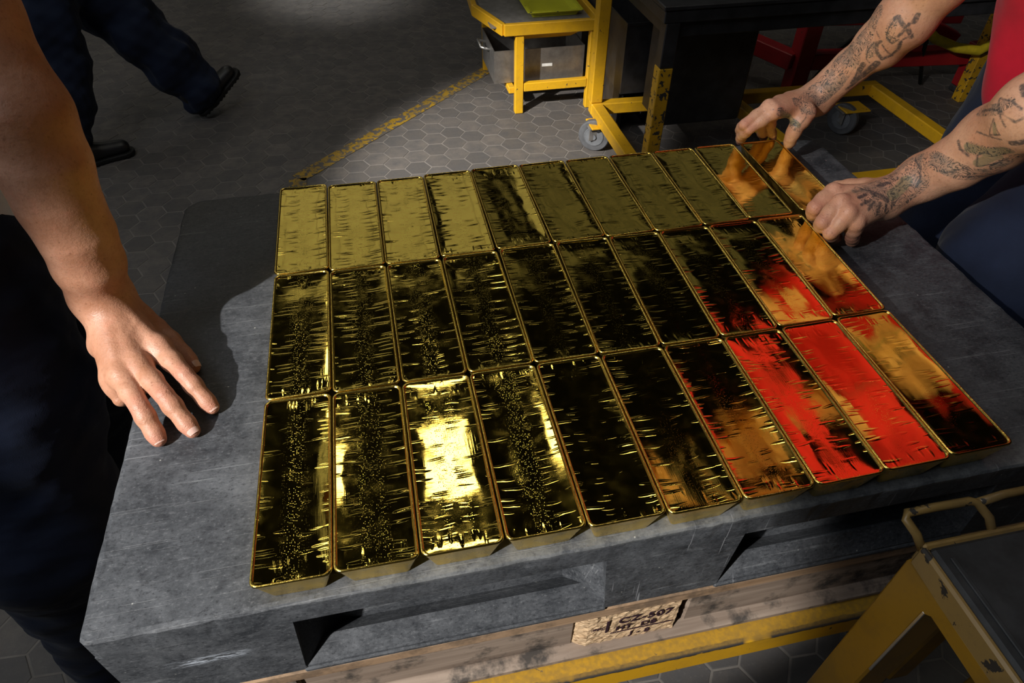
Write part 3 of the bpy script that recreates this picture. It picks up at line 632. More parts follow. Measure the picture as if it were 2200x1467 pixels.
INK=[(0,0.0042,[(1.0224,0.6172,1.1077),(1.0210,0.6179,1.0982)]),
(0,0.0026,[(1.0160,0.6207,1.0940),(1.0134,0.6225,1.0841),(1.0099,0.6267,1.0732)]),
(0,0.0034,[(1.0010,0.6379,1.0977),(1.0036,0.6348,1.1009),(1.0084,0.6269,1.0925),(1.0180,0.6195,1.0848),(1.0269,0.6171,1.0741)]),
(0,0.0013,[(1.0007,0.6373,1.0943),(0.9981,0.6398,1.0816),(1.0005,0.6407,1.0689),(1.0101,0.6346,1.0592),(1.0126,0.6265,1.0681)]),
(1,0.0075,[(1.0000,0.6373,1.0896),(0.9998,0.6375,1.0774),(1.0053,0.6346,1.0670)]),
(0,0.0029,[(1.0170,0.6251,1.0646),(1.0238,0.6314,1.0506),(1.0238,0.6422,1.0364),(1.0157,0.6493,1.0286),(1.0047,0.6544,1.0384),(0.9997,0.6552,1.0533),(1.0008,0.6492,1.0579)]),
(0,0.0014,[(1.0043,0.6475,1.0525),(1.0160,0.6429,1.0419),(1.0260,0.6413,1.0366)]),
(0,0.0011,[(0.9978,0.6599,1.0528),(0.9962,0.6663,1.0398),(0.9997,0.6669,1.0237),(1.0054,0.6630,1.0181)]),
(1,0.0075,[(0.9978,0.6624,1.0463),(0.9991,0.6635,1.0328)]),
(0,0.0010,[(0.9980,0.6512,1.0629),(0.9951,0.6571,1.0673),(0.9938,0.6603,1.0712)]),
(0,0.0015,[(1.0174,0.6226,1.0692),(1.0214,0.6192,1.0738),(1.0266,0.6161,1.0793)]),
(0,0.0060,[(1.0135,0.6555,1.0191),(1.0142,0.6662,1.0055),(1.0161,0.6796,0.9882)]),
(0,0.0046,[(1.0018,0.6722,1.0121),(1.0044,0.6789,0.9998),(1.0076,0.6824,0.9872),(1.0071,0.6879,0.9738)]),
(0,0.0034,[(1.0161,0.6796,0.9882),(1.0106,0.6888,0.9703),(1.0047,0.6932,0.9604)]),
(1,0.0213,[(0.9369,0.6923,0.9405),(0.9642,0.7115,0.9473),(0.9780,0.7070,0.9711),(0.9856,0.7048,0.9966),(0.9913,0.6976,1.0180)]),
(1,0.0150,[(0.9913,0.6976,1.0180),(0.9914,0.6877,1.0402),(0.9939,0.6799,1.0582),(0.9951,0.6763,1.0916)]),
(0,0.0010,[(0.8554,0.6733,0.9447),(0.8733,0.6725,0.9435),(0.9004,0.6867,0.9198),(0.9084,0.6731,0.9105),(0.9171,0.6665,0.9009),(0.9067,0.6711,0.9027),(0.8634,0.6676,0.9380)]),
(0,0.0009,[(0.9035,0.6983,0.9495),(0.9207,0.6997,0.9459),(0.9338,0.6924,0.9407),(0.9260,0.6737,0.9235),(0.9155,0.6697,0.9115)]),
(2,0.0050,[(0.8739,0.6707,0.9385),(0.9063,0.6878,0.9127),(0.9128,0.6705,0.9114)]),
(1,0.0075,[(0.8691,0.6695,0.9423),(0.9045,0.6911,0.9144),(0.9103,0.6700,0.9089)]),
(1,0.0088,[(0.9119,0.6941,0.9448),(0.9354,0.6960,0.9419),(0.9387,0.6805,0.9339)]),
(0,0.0013,[(0.9209,0.6806,0.9282),(0.9211,0.6803,0.9280)]),
(1,0.0250,[(0.8974,0.4308,0.9182),(0.9094,0.4272,0.9162),(0.9286,0.4375,0.9188),(0.9430,0.4402,0.9210)]),
(1,0.0250,[(0.9430,0.4402,0.9210),(0.9618,0.4483,0.9280),(0.9741,0.4512,0.9413)]),
(1,0.0213,[(0.9104,0.4160,0.9090),(0.9339,0.4234,0.9099),(0.9546,0.4293,0.9150),(0.9711,0.4348,0.9292)]),
(0,0.0026,[(0.8739,0.4234,0.9186),(0.8910,0.4293,0.9185)]),
(0,0.0026,[(0.8928,0.4450,0.9186),(0.9015,0.4377,0.9191)]),
(0,0.0026,[(0.8844,0.4058,0.9075),(0.8989,0.4170,0.9126)]),
(0,0.0026,[(0.9025,0.4060,0.8995),(0.9104,0.4160,0.9090)]),
(0,0.0026,[(0.9214,0.4119,0.8961),(0.9218,0.4161,0.9047)]),
(0,0.0026,[(0.8728,0.4105,0.9143),(0.8939,0.4190,0.9148)]),
(0,0.0026,[(0.9345,0.4161,0.8975),(0.9349,0.4204,0.9060)]),
(0,0.0050,[(0.9036,0.4320,0.9182),(0.9143,0.4258,0.9150),(0.9244,0.4212,0.9097)]),
(0,0.0040,[(0.9230,0.4462,0.9198),(0.9396,0.4482,0.9223)]),
(2,0.0090,[(0.9349,0.4271,0.9131),(0.9507,0.4337,0.9184),(0.9632,0.4412,0.9264)]),
(0,0.0016,[(0.9814,0.4593,0.9496),(0.9774,0.4403,0.9470),(0.9763,0.4300,0.9340),(0.9725,0.4281,0.9219)]),
(1,0.0150,[(0.9741,0.4512,0.9413),(0.9725,0.4334,0.9298)]),
(1,0.0125,[(0.9825,0.4338,0.9658),(0.9858,0.4105,0.9678),(0.9965,0.3923,0.9664),(1.0119,0.3789,0.9671),(1.0258,0.3661,0.9752)]),
(0,0.0012,[(0.9884,0.4530,0.9655),(0.9811,0.4246,0.9605),(0.9881,0.4036,0.9584),(0.9957,0.3929,0.9687),(0.9999,0.3856,0.9748)]),
(0,0.0012,[(0.9924,0.3974,0.9614),(1.0086,0.3837,0.9608),(1.0247,0.3743,0.9657),(1.0319,0.3643,0.9756)]),
(0,0.0024,[(0.9903,0.4107,1.0049),(0.9899,0.4022,0.9983),(0.9931,0.3872,0.9947)]),
(0,0.0012,[(0.9721,0.3593,1.0644),(0.9813,0.3612,1.0401),(0.9765,0.3428,1.0498),(0.9720,0.3582,1.0638)]),
(0,0.0012,[(0.9869,0.3870,1.0315),(0.9823,0.3595,1.0381),(0.9806,0.3406,1.0438)]),
(2,0.0070,[(0.9901,0.3908,1.0054),(0.9930,0.3719,1.0101),(0.9971,0.3582,1.0145),(0.9970,0.3395,1.0267)]),
(1,0.0088,[(0.9902,0.3884,1.0066),(0.9930,0.3719,1.0101),(0.9971,0.3582,1.0145),(0.9971,0.3374,1.0277)]),
(2,0.0080,[(1.0027,0.3727,0.9892),(1.0022,0.3622,1.0022),(1.0034,0.3537,1.0103)]),
(0,0.0012,[(1.0037,0.3753,0.9839),(0.9955,0.3751,1.0009),(0.9948,0.3676,1.0098),(1.0150,0.3440,1.0107),(1.0128,0.3560,0.9972),(1.0050,0.3745,0.9829)]),
(2,0.0040,[(0.9730,0.3544,1.0578),(0.9770,0.3508,1.0480)]),
(0,0.0045,[(0.9848,0.3274,1.0444),(0.9859,0.3175,1.0505),(0.9866,0.3141,1.0533)]),
(0,0.0015,[(0.9945,0.4013,1.0540),(0.9751,0.3711,1.0717),(0.9699,0.3543,1.0777),(0.9726,0.3275,1.0750),(0.9753,0.3228,1.0823)]),
(0,0.0015,[(0.9753,0.3683,1.0880),(0.9729,0.3466,1.0936),(0.9746,0.3300,1.0905)]),
(0,0.0015,[(0.9746,0.3676,1.0863),(0.9695,0.3517,1.0746),(0.9715,0.3367,1.0643)]),
(1,0.0075,[(0.9981,0.4069,1.0511),(0.9712,0.3610,1.0767),(0.9718,0.3488,1.0907)]),
(0,0.0030,[(0.9838,0.3546,1.1099),(0.9788,0.3411,1.1038)]),
(1,0.0088,[(1.0179,0.3578,0.9907),(1.0183,0.3454,1.0071),(1.0157,0.3299,1.0228)])]
BARS=[[0.0435,0.6032,-0.0,0.0784,0.2405],[0.1232,0.597,-0.0063,0.0817,0.239],[0.2045,0.5967,-0.0083,0.0811,0.2405],[0.287,0.6,-0.0041,0.084,0.242],[0.3722,0.6025,0.0062,0.0866,0.242],[0.4577,0.6022,0.0146,0.0846,0.2405],[0.5405,0.6008,0.0083,0.081,0.2415],[0.6218,0.5998,0.0021,0.0816,0.2425],[0.7027,0.6,-0.0021,0.0806,0.241],[0.7825,0.6015,-0.0209,0.079,0.2391],[0.0435,0.3605,-0.0041,0.0782,0.243],[0.1235,0.3565,0.0,0.082,0.241],[0.2053,0.3562,0.0062,0.0815,0.2405],[0.2885,0.3578,0.0041,0.085,0.2425],[0.374,0.3588,-0.0081,0.086,0.2455],[0.459,0.3582,-0.0203,0.084,0.2466],[0.542,0.3568,-0.0204,0.082,0.2446],[0.624,0.356,-0.0165,0.082,0.243],[0.7065,0.3575,-0.0124,0.0831,0.241],[0.7883,0.36,-0.0146,0.0805,0.239],[0.0415,0.1202,-0.0126,0.0781,0.2375],[0.122,0.1187,-0.0128,0.083,0.2345],[0.2053,0.1187,-0.0064,0.0835,0.2345],[0.289,0.119,-0.0,0.084,0.235],[0.3733,0.1177,0.0021,0.0845,0.2365],[0.4572,0.1162,0.0063,0.0835,0.2375],[0.5405,0.1162,0.0085,0.083,0.2365],[0.6235,0.1167,0.0127,0.083,0.2355],[0.7063,0.119,0.0106,0.0826,0.236],[0.7883,0.1225,0.0148,0.0816,0.236],[0.8742,0.6032,-0.0021,0.0787,0.2335]]
def rrect(w,l,r,n=4):
    P=[]
    for (cx,cy,a0) in ((w/2-r,-l/2+r,-90),(w/2-r,l/2-r,0),(-w/2+r,l/2-r,90),(-w/2+r,-l/2+r,180)):
        for k in range(n+1): a=R_(a0+90*k/n); P.append((cx+r*math.cos(a),cy+r*math.sin(a)))
    return P
def gold_bar(i,cx,cy,a,w,l):
    w-=.0010; l-=.0016; r=random.Random(100+i); cr=.0075
    # body: bottom smaller than the rim, drafted sides
    levels=[(.0125,-.04),(.0118,-.0388),(.0016,-.0040),(.0005,-.0022),(.0,-.0010),(.0005,.0003),(.0016,.0008),(.0027,.0003),(.0036,-.0010)]
    V=[];F=[];n=None
    for li,(ins,z) in enumerate(levels):
        ring=rrect(w-2*ins,l-2*ins*.82,max(cr-ins*.3,.003)); n=len(ring)
        for k,(x,y) in enumerate(ring): V.append((x+(r.uniform(-.0002,.0002) if li in(4,5,6) else 0),y+(r.uniform(-.0002,.0002) if li in (4,5,6) else 0),z))
    for L in range(len(levels)-1):
        for k in range(n): F.append((L*n+k,L*n+(k+1)%n,(L+1)*n+(k+1)%n,(L+1)*n+k))
    F.append(tuple(range(n))[::-1])
    side=mk('body',V,F,M['gside'],None,True); side.data.materials.append(M['grim']); side.data.polygons.foreach_set('material_index',[1 if (2*n<=k<8*n) else 0 for k in range(len(F))])
    # cast face: slightly dished, with gentle waves; a grid squeezed into the rounded outline
    nx,ny=22,60; hw=w/2-.0035; hl=l/2-.0035*.82; rad=.0066
    ph=[r.uniform(0,6.28) for _ in range(8)]; am=[r.uniform(.5,1.2) for _ in range(8)]
    U=np.linspace(-1,1,nx+1);Vv=np.linspace(-1,1,ny+1); U=np.sign(U)*(1-(1-np.abs(U))**1.25); Vv=np.sign(Vv)*(1-(1-np.abs(Vv))**1.35)
    uu,vv=np.meshgrid(U,Vv); X=uu*hw; Y=vv*hl
    over=np.maximum(np.abs(Y)-(hl-rad),0); lim=hw-rad+np.sqrt(np.maximum(rad*rad-over**2,0)); X=np.where(np.abs(Y)>hl-rad,uu*lim,X)
    e=np.minimum(1,(1-np.abs(uu))*2.2)*np.minimum(1,(1-np.abs(vv))*7)
    Z=-.0013-.0011*(1-uu**4)*(1-vv**10)-.0004*(1-uu**2)
    Z=Z+e*( .00010*am[0]*np.sin(X*90+Y*25+ph[0])+.00016*am[1]*np.sin(Y*42+X*20+ph[1])+.00007*am[2]*np.sin(Y*110-X*30+ph[2])+.00006*am[3]*np.sin(X*170+ph[3]+np.sin(Y*40)))
    VV=np.stack([X,Y,Z],-1).reshape(-1,3); FF=np.array([[j*(nx+1)+k,j*(nx+1)+k+1,(j+1)*(nx+1)+k+1,(j+1)*(nx+1)+k] for j in range(ny) for k in range(nx)])
    root=empty('gold_bar',(cx,cy,.8204),a); side.parent=root; side.location=(0,0,.04)
    top=np_mesh('cast_face',(VV,FF),M['gold'],root); top.location=(0,0,.04)
    row,col=divmod(i,10)
    s=(.95,.9,1.0)[min(row,2)]*(1.15-.075*col) if i<30 else .25
    if row==0: s*=.85
    top.color=(max(.25,s),max(.35,1.25-.11*col)*(.5 if row==0 else 1) if i<30 else .3,0,1)
    return root
ORD=['first','second','third','fourth','fifth','sixth','seventh','eighth','ninth','tenth']
seenf={(2,0):'leftmost, dark with a speckled middle',(2,2):'third from the left, white lamp glare across it',(2,3):'fourth from the left, glare down one side',(2,6):'seventh from the left, tan and red reflections',(2,7):'eighth from the left, mostly red',(2,8):'ninth from the left, broad red reflection',(2,9):'rightmost, tan and dark red reflections',(1,9):'rightmost, reflecting the hand above it',(0,0):'leftmost, plain olive sheen',(0,9):'tenth from the left, beside the held bar'}
for i,b in enumerate(BARS):
    o=gold_bar(i,*b); row,col=divmod(i,10)
    if i==30: tag(o,'gold bar held between two tattooed hands at the far right corner','gold bar','gold bars laid out on the pallet'); continue
    rn=('far row','middle row','near row')[row]; lab=seenf.get((row,col),ORD[col]+' from the left')
    tag(o,'gold bar in the %s, %s'%(rn,lab),'gold bar','gold bars laid out on the pallet')
# ------------------------------------------------------------------ people
def person(label,loc): o=empty('person',loc); tag(o,label,'person'); return o
def pch(o,p): return chil(o,p)
def inkfield(V,segs):
    A=np.zeros((len(V),3))
    for ch,r,pts in segs:
        pts=np.array(pts,float)
        for i in range(max(1,len(pts)-1)):
            a=pts[i];b=pts[min(i+1,len(pts)-1)];ab=b-a;q=V-a;h=np.clip(q@ab/max(ab@ab,1e-12),0,1);d=np.sqrt(((q-h[:,None]*ab)**2).sum(1))
            s=.0009 if ch!=1 else r*.25
            A[:,ch]=np.maximum(A[:,ch],np.clip((r-d)/s+.5,0,1))
    return A
def flush(V,pts,r):
    f=np.zeros(len(V))
    for p in pts: f=np.maximum(f,np.exp(-((np.sqrt(((V-np.array(p))**2).sum(1)))/r)**2))
    return f
def nails(tips,par):
    for (p,prev,rad,up) in tips:
        p=Vector(p);d=(p-Vector(prev)).normalized();u=Vector(up); s=d.cross(u).normalized();u=s.cross(d)
        V=[];F=[];nx,ny=6,7
        for j in range(ny+1):
            for i in range(nx+1):
                a=(i/nx-.5)*1.75; t=j/ny; wv=1-.25*abs(2*t-1)**3; R=rad*(1.17-.05*t)
                y=(t-.62)*rad*1.75; x=math.sin(a*wv)*R*.95; z=math.cos(a*wv)*R*1.0-(.0016*max(0,t-.65)/.35)
                if j==0: z-=.0012
                V.append(p+d*y+s*x+u*z)
        for j in range(ny):
            for i in range(nx): q=j*(nx+1)+i;F.append((q,q+1,q+nx+2,q+nx+1))
        mk('fingernail',V,F,M['nail'],par,True)
def shoe(par,heel,fwd,pitch=0,side=0,L=.29):
    """leather shoe and tread sole; heel = point of the heel on the sole, fwd = xy direction"""
    f=np.array([fwd[0],fwd[1],0.]);f/=np.linalg.norm(f);u=np.array([0,0,1.]);s=np.cross(u,f)
    c,sn=math.cos(pitch),math.sin(pitch); f2=f*c+u*sn; u2=-f*sn+u*c; Rm=np.stack([f2,s,u2],1); h=np.array(heel,float)
    def fn(P):
        q=(P-h)@Rm; d=rc(q,(.045,0,.055),(.11,0,.052),.038,.040); d=smin(d,rc(q,(.11,0,.045),(.235,0,.040),.040,.034,((0,0,1),1.12)),.03)
        d=smin(d,rc(q,(.05,0,.05),(.045,0,.115),.036,.042),.03); return np.maximum(d,.018-q[:,2])
    def fs(P):
        q=(P-h)@Rm; q2=q.copy(); q2[:,2]=0
        d=rc(q2,(.043,0,0),(.12,0,0),.039,.040); d=smin(d,rc(q2,(.12,0,0),(.238,0,0),.041,.041),.03)
        g=.004*(np.sin(q[:,0]*300)>0)*(q[:,2]<.009); return np.maximum(np.maximum(d-.003,q[:,2]-.022),-q[:,2]+g)
    lo=h-.36;hi=h+.36
    so=pch(np_mesh('shoe',surfnet(fn,lo,hi,.005),M['leather']),par); np_mesh('shoe_sole',surfnet(fs,lo,hi,.004),M['sole'],so)
def hair_sdf(P,c,Rm):
    q=(P-np.array(c))@Rm; d=ell(q,(-.022,0,.042),(.102,.083,.093)); d=d+folds(q,5,.003,60); return np.maximum(d,-q[:,2]-.02+q[:,0]*.75)
def head_bits(c,Rm,par):
    c=np.array(c,float)
    for s in (-1,1):
        e=c+Rm@np.array([.0815,s*.031,.006]); f=Vector(Rm@np.array([1,0,0]))
        m_=MB().lathe([(.0001,-.0118),(.006,-.0102),(.0102,-.006),(.0118,0),(.0102,.006),(.006,.0102),(.0001,.0118)],e,f,14).build('eyeball',M['eye'],None,True); pch(m_,par)
        MB().lathe([(.0055,.0100),(.0045,.0118),(.0001,.0125)],e,f,12).build('iris',M['iris'],m_,True)
# ---- left man
pl=person('worker in dark navy trousers resting an open hand on the pallet edge at left',(-.5,.45,0))
Lhead=(-.36,.66,1.62);LF=head_frame((.55,.05,-.55))
def lbody(P):
    d=chainsdf(P,[(-.43,.55,.95),(-.45,.57,1.15),(-.45,.62,1.36)],[.125,.12,.13],.05,((1,0,0),1.2)); d=smin(d,rc(P,(-.37,.44,1.44),(-.45,.78,1.44),.055,.055),.06)
    d=smin(d,rc(P,(-.43,.65,1.45),(-.38,.66,1.56),.055,.05),.03); d=smin(d,chainsdf(P,[(-.45,.82,1.44),(-.50,.88,1.18),(-.40,.90,.96),(-.36,.89,.88)],[.055,.045,.036,.03],.03),.03)
    return smin(d,head_sdf(P,Lhead,LF),.02)
hi_=surfnet(left_arm,(-.30,.18,.77),(-.03,.54,1.33),.0019); lo_=surfnet(lbody,(-.75,.35,.8),(-.1,1.05,1.85),.007)
V,F=join_parts([hi_,lo_])
fl_=flush(V,[LH[k][j] for k in('idx','mid','rng') for j in (1,3)]+[LH['idx'][0],LH['th'][3]],.013)
lskin=pch(np_mesh('body',(V,F),M['skinL'],None,dict(ink=np.zeros((len(V),3)),flush=fl_)),pl)
upn=(-.05,-.1,1)
nails([(LH['idx'][3],LH['idx'][2],.0080,upn),(LH['mid'][3],LH['mid'][2],.0085,upn),(LH['rng'][3],LH['rng'][2],.0082,upn),(LH['th'][3],LH['th'][2],.0088,(.75,.25,.6))],lskin)
head_bits(Lhead,LF,pl)
pch(np_mesh('hair',surfnet(lambda P:hair_sdf(P,Lhead,LF),(-.55,.5,1.45),(-.15,.85,1.8),.006),M['hair']),pl)
def ltrous(P):
    a=chainsdf(P,[(-.41,.50,.93),(-.387,.405,.76),(-.385,.33,.56),(-.425,.37,.37),(-.475,.375,.125)],[.135,.120,.098,.092,.088],.06)
    b=chainsdf(P,[(-.47,.72,.93),(-.47,.76,.5),(-.60,.80,.12)],[.13,.1,.09],.06)
    d=smin(np.minimum(a,b),rc(P,(-.44,.52,1.0),(-.48,.74,1.0),.13,.13,((1,0,0),1.15)),.05)
    d=d+folds(P,3,.005,20)+folds(P*np.array([1,1,2.2]),9,.0025,38); return np.maximum(np.maximum(d,P[:,2]-1.02),.085-P[:,2])
pch(np_mesh('trousers',surfnet(ltrous,(-.78,.15,.05),(-.2,.98,1.1),.0055),M['navy']),pl)
def lshirt(P):
    d=chainsdf(P,[(-.425,.525,.96),(-.44,.56,1.13),(-.45,.62,1.36)],[.160,.150,.15],.05,((1,0,0),1.12)); d=smin(d,rc(P,(-.37,.44,1.44),(-.45,.78,1.44),.07,.07),.06)
    d=smin(d,rc(P,(-.37,.44,1.44),(-.27,.455,1.33),.075,.070),.04); d=smin(d,rc(P,(-.45,.82,1.44),(-.50,.88,1.25),.075,.07),.04)
    d=d+folds(P,14,.004,25); d=np.maximum(d,P[:,2]-1.50+.0*P[:,0]); d=np.maximum(d,.945-P[:,2]); return d
pch(np_mesh('shirt',surfnet(lshirt,(-.75,.3,.9),(-.15,1.05,1.55),.006),M['blue_cloth']),pl)
shoe(pl,(-.60,.41,.0),(1,-.25),0); shoe(pl,(-.68,.84,0),(1,.1),0)
# ---- right man
pr=person('worker in red jersey whose tattooed hands hold the last gold bar',(1.35,.5,0))
Rhead=(.93,.54,1.60);RF=head_frame((-.55,-.02,-.80),(-.9,0,.6))
def rbody(P):
    d=chainsdf(P,[(1.41,.51,.95),(1.31,.53,1.15),(1.16,.545,1.34)],[.125,.125,.13],.05,((1,0,0),1.2)); d=smin(d,rc(P,(1.12,.72,1.42),(1.14,.37,1.39),.057,.057),.06)
    d=smin(d,rc(P,(1.11,.545,1.44),(.99,.54,1.54),.056,.052),.03); return smin(d,head_sdf(P,Rhead,RF),.02)
pa=surfnet(right_hand,(.79,.55,.83),(1.30,.80,1.38),.0019); pb=surfnet(left_hand,(.79,.25,.815),(1.34,.56,1.36),.0019); pc=surfnet(rbody,(.75,.25,.8),(1.65,.85,1.82),.007)
V,F=join_parts([pa,pb,pc])
fr_=flush(V,[H[k][j] for H in (RR,RL) for k in('idx','mid','rng','pky') for j in (0,1,3)],.014)
pch(np_mesh('body',(V,F),M['skinR'],None,dict(ink=inkfield(V,INK),flush=fr_)),pr)
head_bits(Rhead,RF,pr)
pch(np_mesh('hair',surfnet(lambda P:hair_sdf(P,Rhead,RF),(.72,.35,1.4),(1.2,.75,1.82),.006),M['hair']),pr)
def rshirt(P):
    d=chainsdf(P,[(1.40,.52,.95),(1.31,.53,1.15),(1.16,.545,1.34)],[.150,.150,.160],.05,((1,0,0),1.1)); d=smin(d,rc(P,(1.11,.73,1.42),(1.13,.37,1.385),.074,.074),.06)
    d=smin(d,rc(P,(1.11,.735,1.42),(1.05,.705,1.27),.080,.082),.04); d=smin(d,rc(P,(1.13,.365,1.385),(1.095,.35,1.22),.080,.080),.04)
    d=smin(d,rc(P,(1.27,.59,.99),(1.22,.56,1.2),.06,.06),.09)
    d=d+folds(P*np.array([1,1,.45]),21,.006,26); d=np.maximum(d,P[:,2]-1.50); return np.maximum(d,.93+.10*(P[:,0]-1.2)-P[:,2])
pch(np_mesh('jersey',surfnet(rshirt,(.93,.2,.85),(1.65,.88,1.54),.006),M['red_cloth']),pr)
def rtrous(P):
    a=chainsdf(P,[(1.36,.42,.93),(1.225,.39,.76),(1.23,.39,.5),(1.38,.40,.12)],[.135,.118,.10,.088],.06)
    b=chainsdf(P,[(1.38,.62,.93),(1.27,.64,.5),(1.40,.66,.12)],[.13,.1,.088],.06)
    d=smin(np.minimum(a,b),rc(P,(1.39,.44,1.0),(1.39,.62,1.0),.13,.13,((1,0,0),1.1)),.05)+folds(P,31,.006,18)+folds(P,32,.002,50)
    return np.maximum(np.maximum(d,P[:,2]-1.04),.085-P[:,2])
pch(np_mesh('trousers',surfnet(rtrous,(1.03,.2,.05),(1.62,.85,1.1),.0055),M['navy']),pr)
shoe(pr,(1.47,.40,0),(-1,-.05)); shoe(pr,(1.49,.68,0),(-1,.1))
# ---- walking man
pwk=person('passing worker in dark blue trousers and black shoes, walking away mid-stride behind',(-.8,2.75,0))
wd=np.array([.81,.58,0]);ws=np.array([-.58,.81,0])
hip=np.array([-1.02,2.80,.86])
Whead=tuple(hip+wd*.10+np.array([0,0,.74]));WF=head_frame(wd)
def wbody(P):
    c=hip+np.array([0,0,.15]);s1=hip+wd*.06+np.array([0,0,.52])
    d=rc(P,hip,s1,.12,.13,(wd,1.2)); d=smin(d,rc(P,s1-ws*.17,s1+ws*.17,.055,.055),.06); d=smin(d,rc(P,s1,np.array(Whead)-np.array([0,0,.08]),.055,.05),.03)
    for s,k in((-1,.22),(1,-.22)): d=smin(d,chainsdf(P,[s1+ws*s*.19,s1+ws*s*.23-wd*k*.6-np.array([0,0,.28]),s1+ws*s*.22-wd*k*.1-np.array([0,0,.53]),s1+ws*s*.21+wd*(.02-k*.1)-np.array([0,0,.62])],[.05,.042,.032,.028],.03),.03)
    return smin(d,head_sdf(P,Whead,WF),.02)
pch(np_mesh('body',surfnet(wbody,hip-[.45,.45,.15],hip+[.5,.5,.95],.009),M['skinD']),pwk)
def wshirt(P):
    s1=hip+wd*.06+np.array([0,0,.52]); d=rc(P,hip,s1,.145,.155,(wd,1.15)); d=smin(d,rc(P,s1-ws*.17,s1+ws*.17,.072,.072),.06)
    for s,k in((-1,.22),(1,-.22)): d=smin(d,rc(P,s1+ws*s*.19,s1+ws*s*.22-wd*k*.4-np.array([0,0,.2]),.07,.065),.03)
    return np.maximum(np.maximum(d+folds(P,41,.004,22),P[:,2]-hip[2]-.6),hip[2]+.02-P[:,2])
pch(np_mesh('shirt',surfnet(wshirt,hip-[.4,.4,.15],hip+[.4,.4,.7],.009),M['grey_cloth']),pwk)
pch(np_mesh('hair',surfnet(lambda P:hair_sdf(P,Whead,WF),np.array(Whead)-.16,np.array(Whead)+.18,.007),M['hair']),pwk)
def wtrous(P):
    rear=chainsdf(P,[hip-ws*.08,(-1.02,2.68,.46),(-1.07,2.58,.13)],[.135,.115,.100],.05)
    front=chainsdf(P,[hip+ws*.08,(-.80,2.93,.47),(-.61,2.965,.155)],[.135,.125,.115],.05)
    d=smin(smin(rear,front,.02),rc(P,hip-ws*.07+[0,0,.08],hip+ws*.07+[0,0,.08],.125,.125,(wd,1.1)),.06)+folds(P,51,.020,17)+folds(P,52,.007,38)
    return np.maximum(np.maximum(d,P[:,2]-.98),np.where(P[:,0]>-.85,-9.,.075-P[:,2]))
pch(np_mesh('trousers',surfnet(wtrous,(-1.3,2.35,.03),(-.4,3.2,1.05),.007),M['navy2']),pwk)
shoe(pwk,(-1.13,2.555,0),(.93,.36)); shoe(pwk,(-.62,2.93,.012),(.85,.5),R_(33))
# ------------------------------------------------------------------ far trolley with trays
c1=empty('tray_stand',(.98,2.9,0)); tag(c1,'small yellow steel stand with shallow top ring above the steel bin','stand')
Y_=2.71; zt=.41
ring=[(.775,2.715),(.84,2.69),(1.215,2.69),(1.215,3.35),(.70,3.35),(.665,3.25),(.70,2.95)]
ring=[(.785,2.70),(1.225,2.70),(1.225,3.32),(.72,3.32),(.70,2.98)]
m_=MB()
for a,b in zip(ring,ring[1:]+ring[:1]): m_.bar((*a,zt-.02),(*b,zt-.02),.026,.05,.003)
chil(m_.build('top_ring',M['yellow']),c1)
for (x,y) in ((.858,2.715),(1.205,2.715),(.80,3.25),(1.205,3.25)): chil(MB().bar((x,y,zt-.045),(x,y,0.0),.040,.035,.003).build('leg',M['yellow']),c1)
chil(MB().bar((.88,2.712,.125),(1.185,2.712,.125),.03,.04,.003).build('shelf_rail',M['yellow']),c1); chil(MB().bar((.80,3.25,.10),(1.205,3.25,.10),.03,.04,.003).build('shelf_rail',M['yellow']),c1)
for x in (.83,1.205): chil(MB().bar((x,2.735,.10),(x,3.23,.10),.03,.03,.003).build('side_rail',M['yellow']),c1)
m_=MB().add([(.80,2.72,.385),(1.21,2.72,.385),(1.21,3.30,.385),(.74,3.30,.385),(.90,2.80,.31),(1.12,2.80,.31),(1.12,3.2,.31),(.90,3.2,.31)],[(0,1,5,4),(1,2,6,5),(2,3,7,6),(3,0,4,7),(4,5,6,7)])
chil(m_.build('funnel_tray',M['yellow']),c1)
chil(MB().box(.735,.93,2.74,3.30,.384,.390,.001).build('top_plate',M['greysteel']),c1); chil(MB().box(1.13,1.205,2.74,3.30,.384,.390,.001).build('top_plate',M['greysteel']),c1); chil(MB().box(.93,1.13,2.74,3.30,.3845,.3895,.001).build('top_plate',M['greysteel']),c1)
def tray(name,x0,x1,y0,y1,z0,h,t,flare,mat):
    m_=MB(); o=[(x0,y0),(x1,y0),(x1,y1),(x0,y1)]; i=[(x0+t,y0+t),(x1-t,y0+t),(x1-t,y1-t),(x0+t,y1-t)]
    cx,cy=(x0+x1)/2,(y0+y1)/2
    def sh(P,z,k): return [(p[0]+(k if p[0]>cx else -k),p[1]+(k if p[1]>cy else -k),z) for p in P]
    V=sh(o,z0,0)+sh(o,z0+h,flare)+sh(i,z0+h,flare)+sh(i,z0+t,0); F=[(0,1,2,3),(12,13,14,15)]
    for l in range(3):
        for k in range(4): F.append((l*4+k,l*4+(k+1)%4,l*4+4+(k+1)%4,l*4+4+k))
    m_.add(V,F); return m_.build(name,mat)
lt=empty('lime_tray',(1.06,2.95,.392)); tag(lt,'lime yellow shallow tray lying on the small yellow stand','tray')
chil(tray('pan',.945,1.150,2.83,3.20,.3915,.028,.006,.014,M['lime']),lt)
m_=MB(); 
for a,b in (((.925,2.81),(1.170,2.81)),((1.170,2.81),(1.170,3.22)),((1.170,3.22),(.925,3.22)),((.925,3.22),(.925,2.81))): m_.bar((*a,.419),(*b,.419),.016,.005,.001)
chil(m_.build('rim',M['lime']),lt)
bn=empty('steel_bin',(.98,2.93,.12)); tag(bn,'open grey steel bin with a wire handle under the yellow stand','bin')
chil(tray('bin_body',.755,1.190,2.785,3.10,.118,.150,.004,.0,M['steel']),bn)
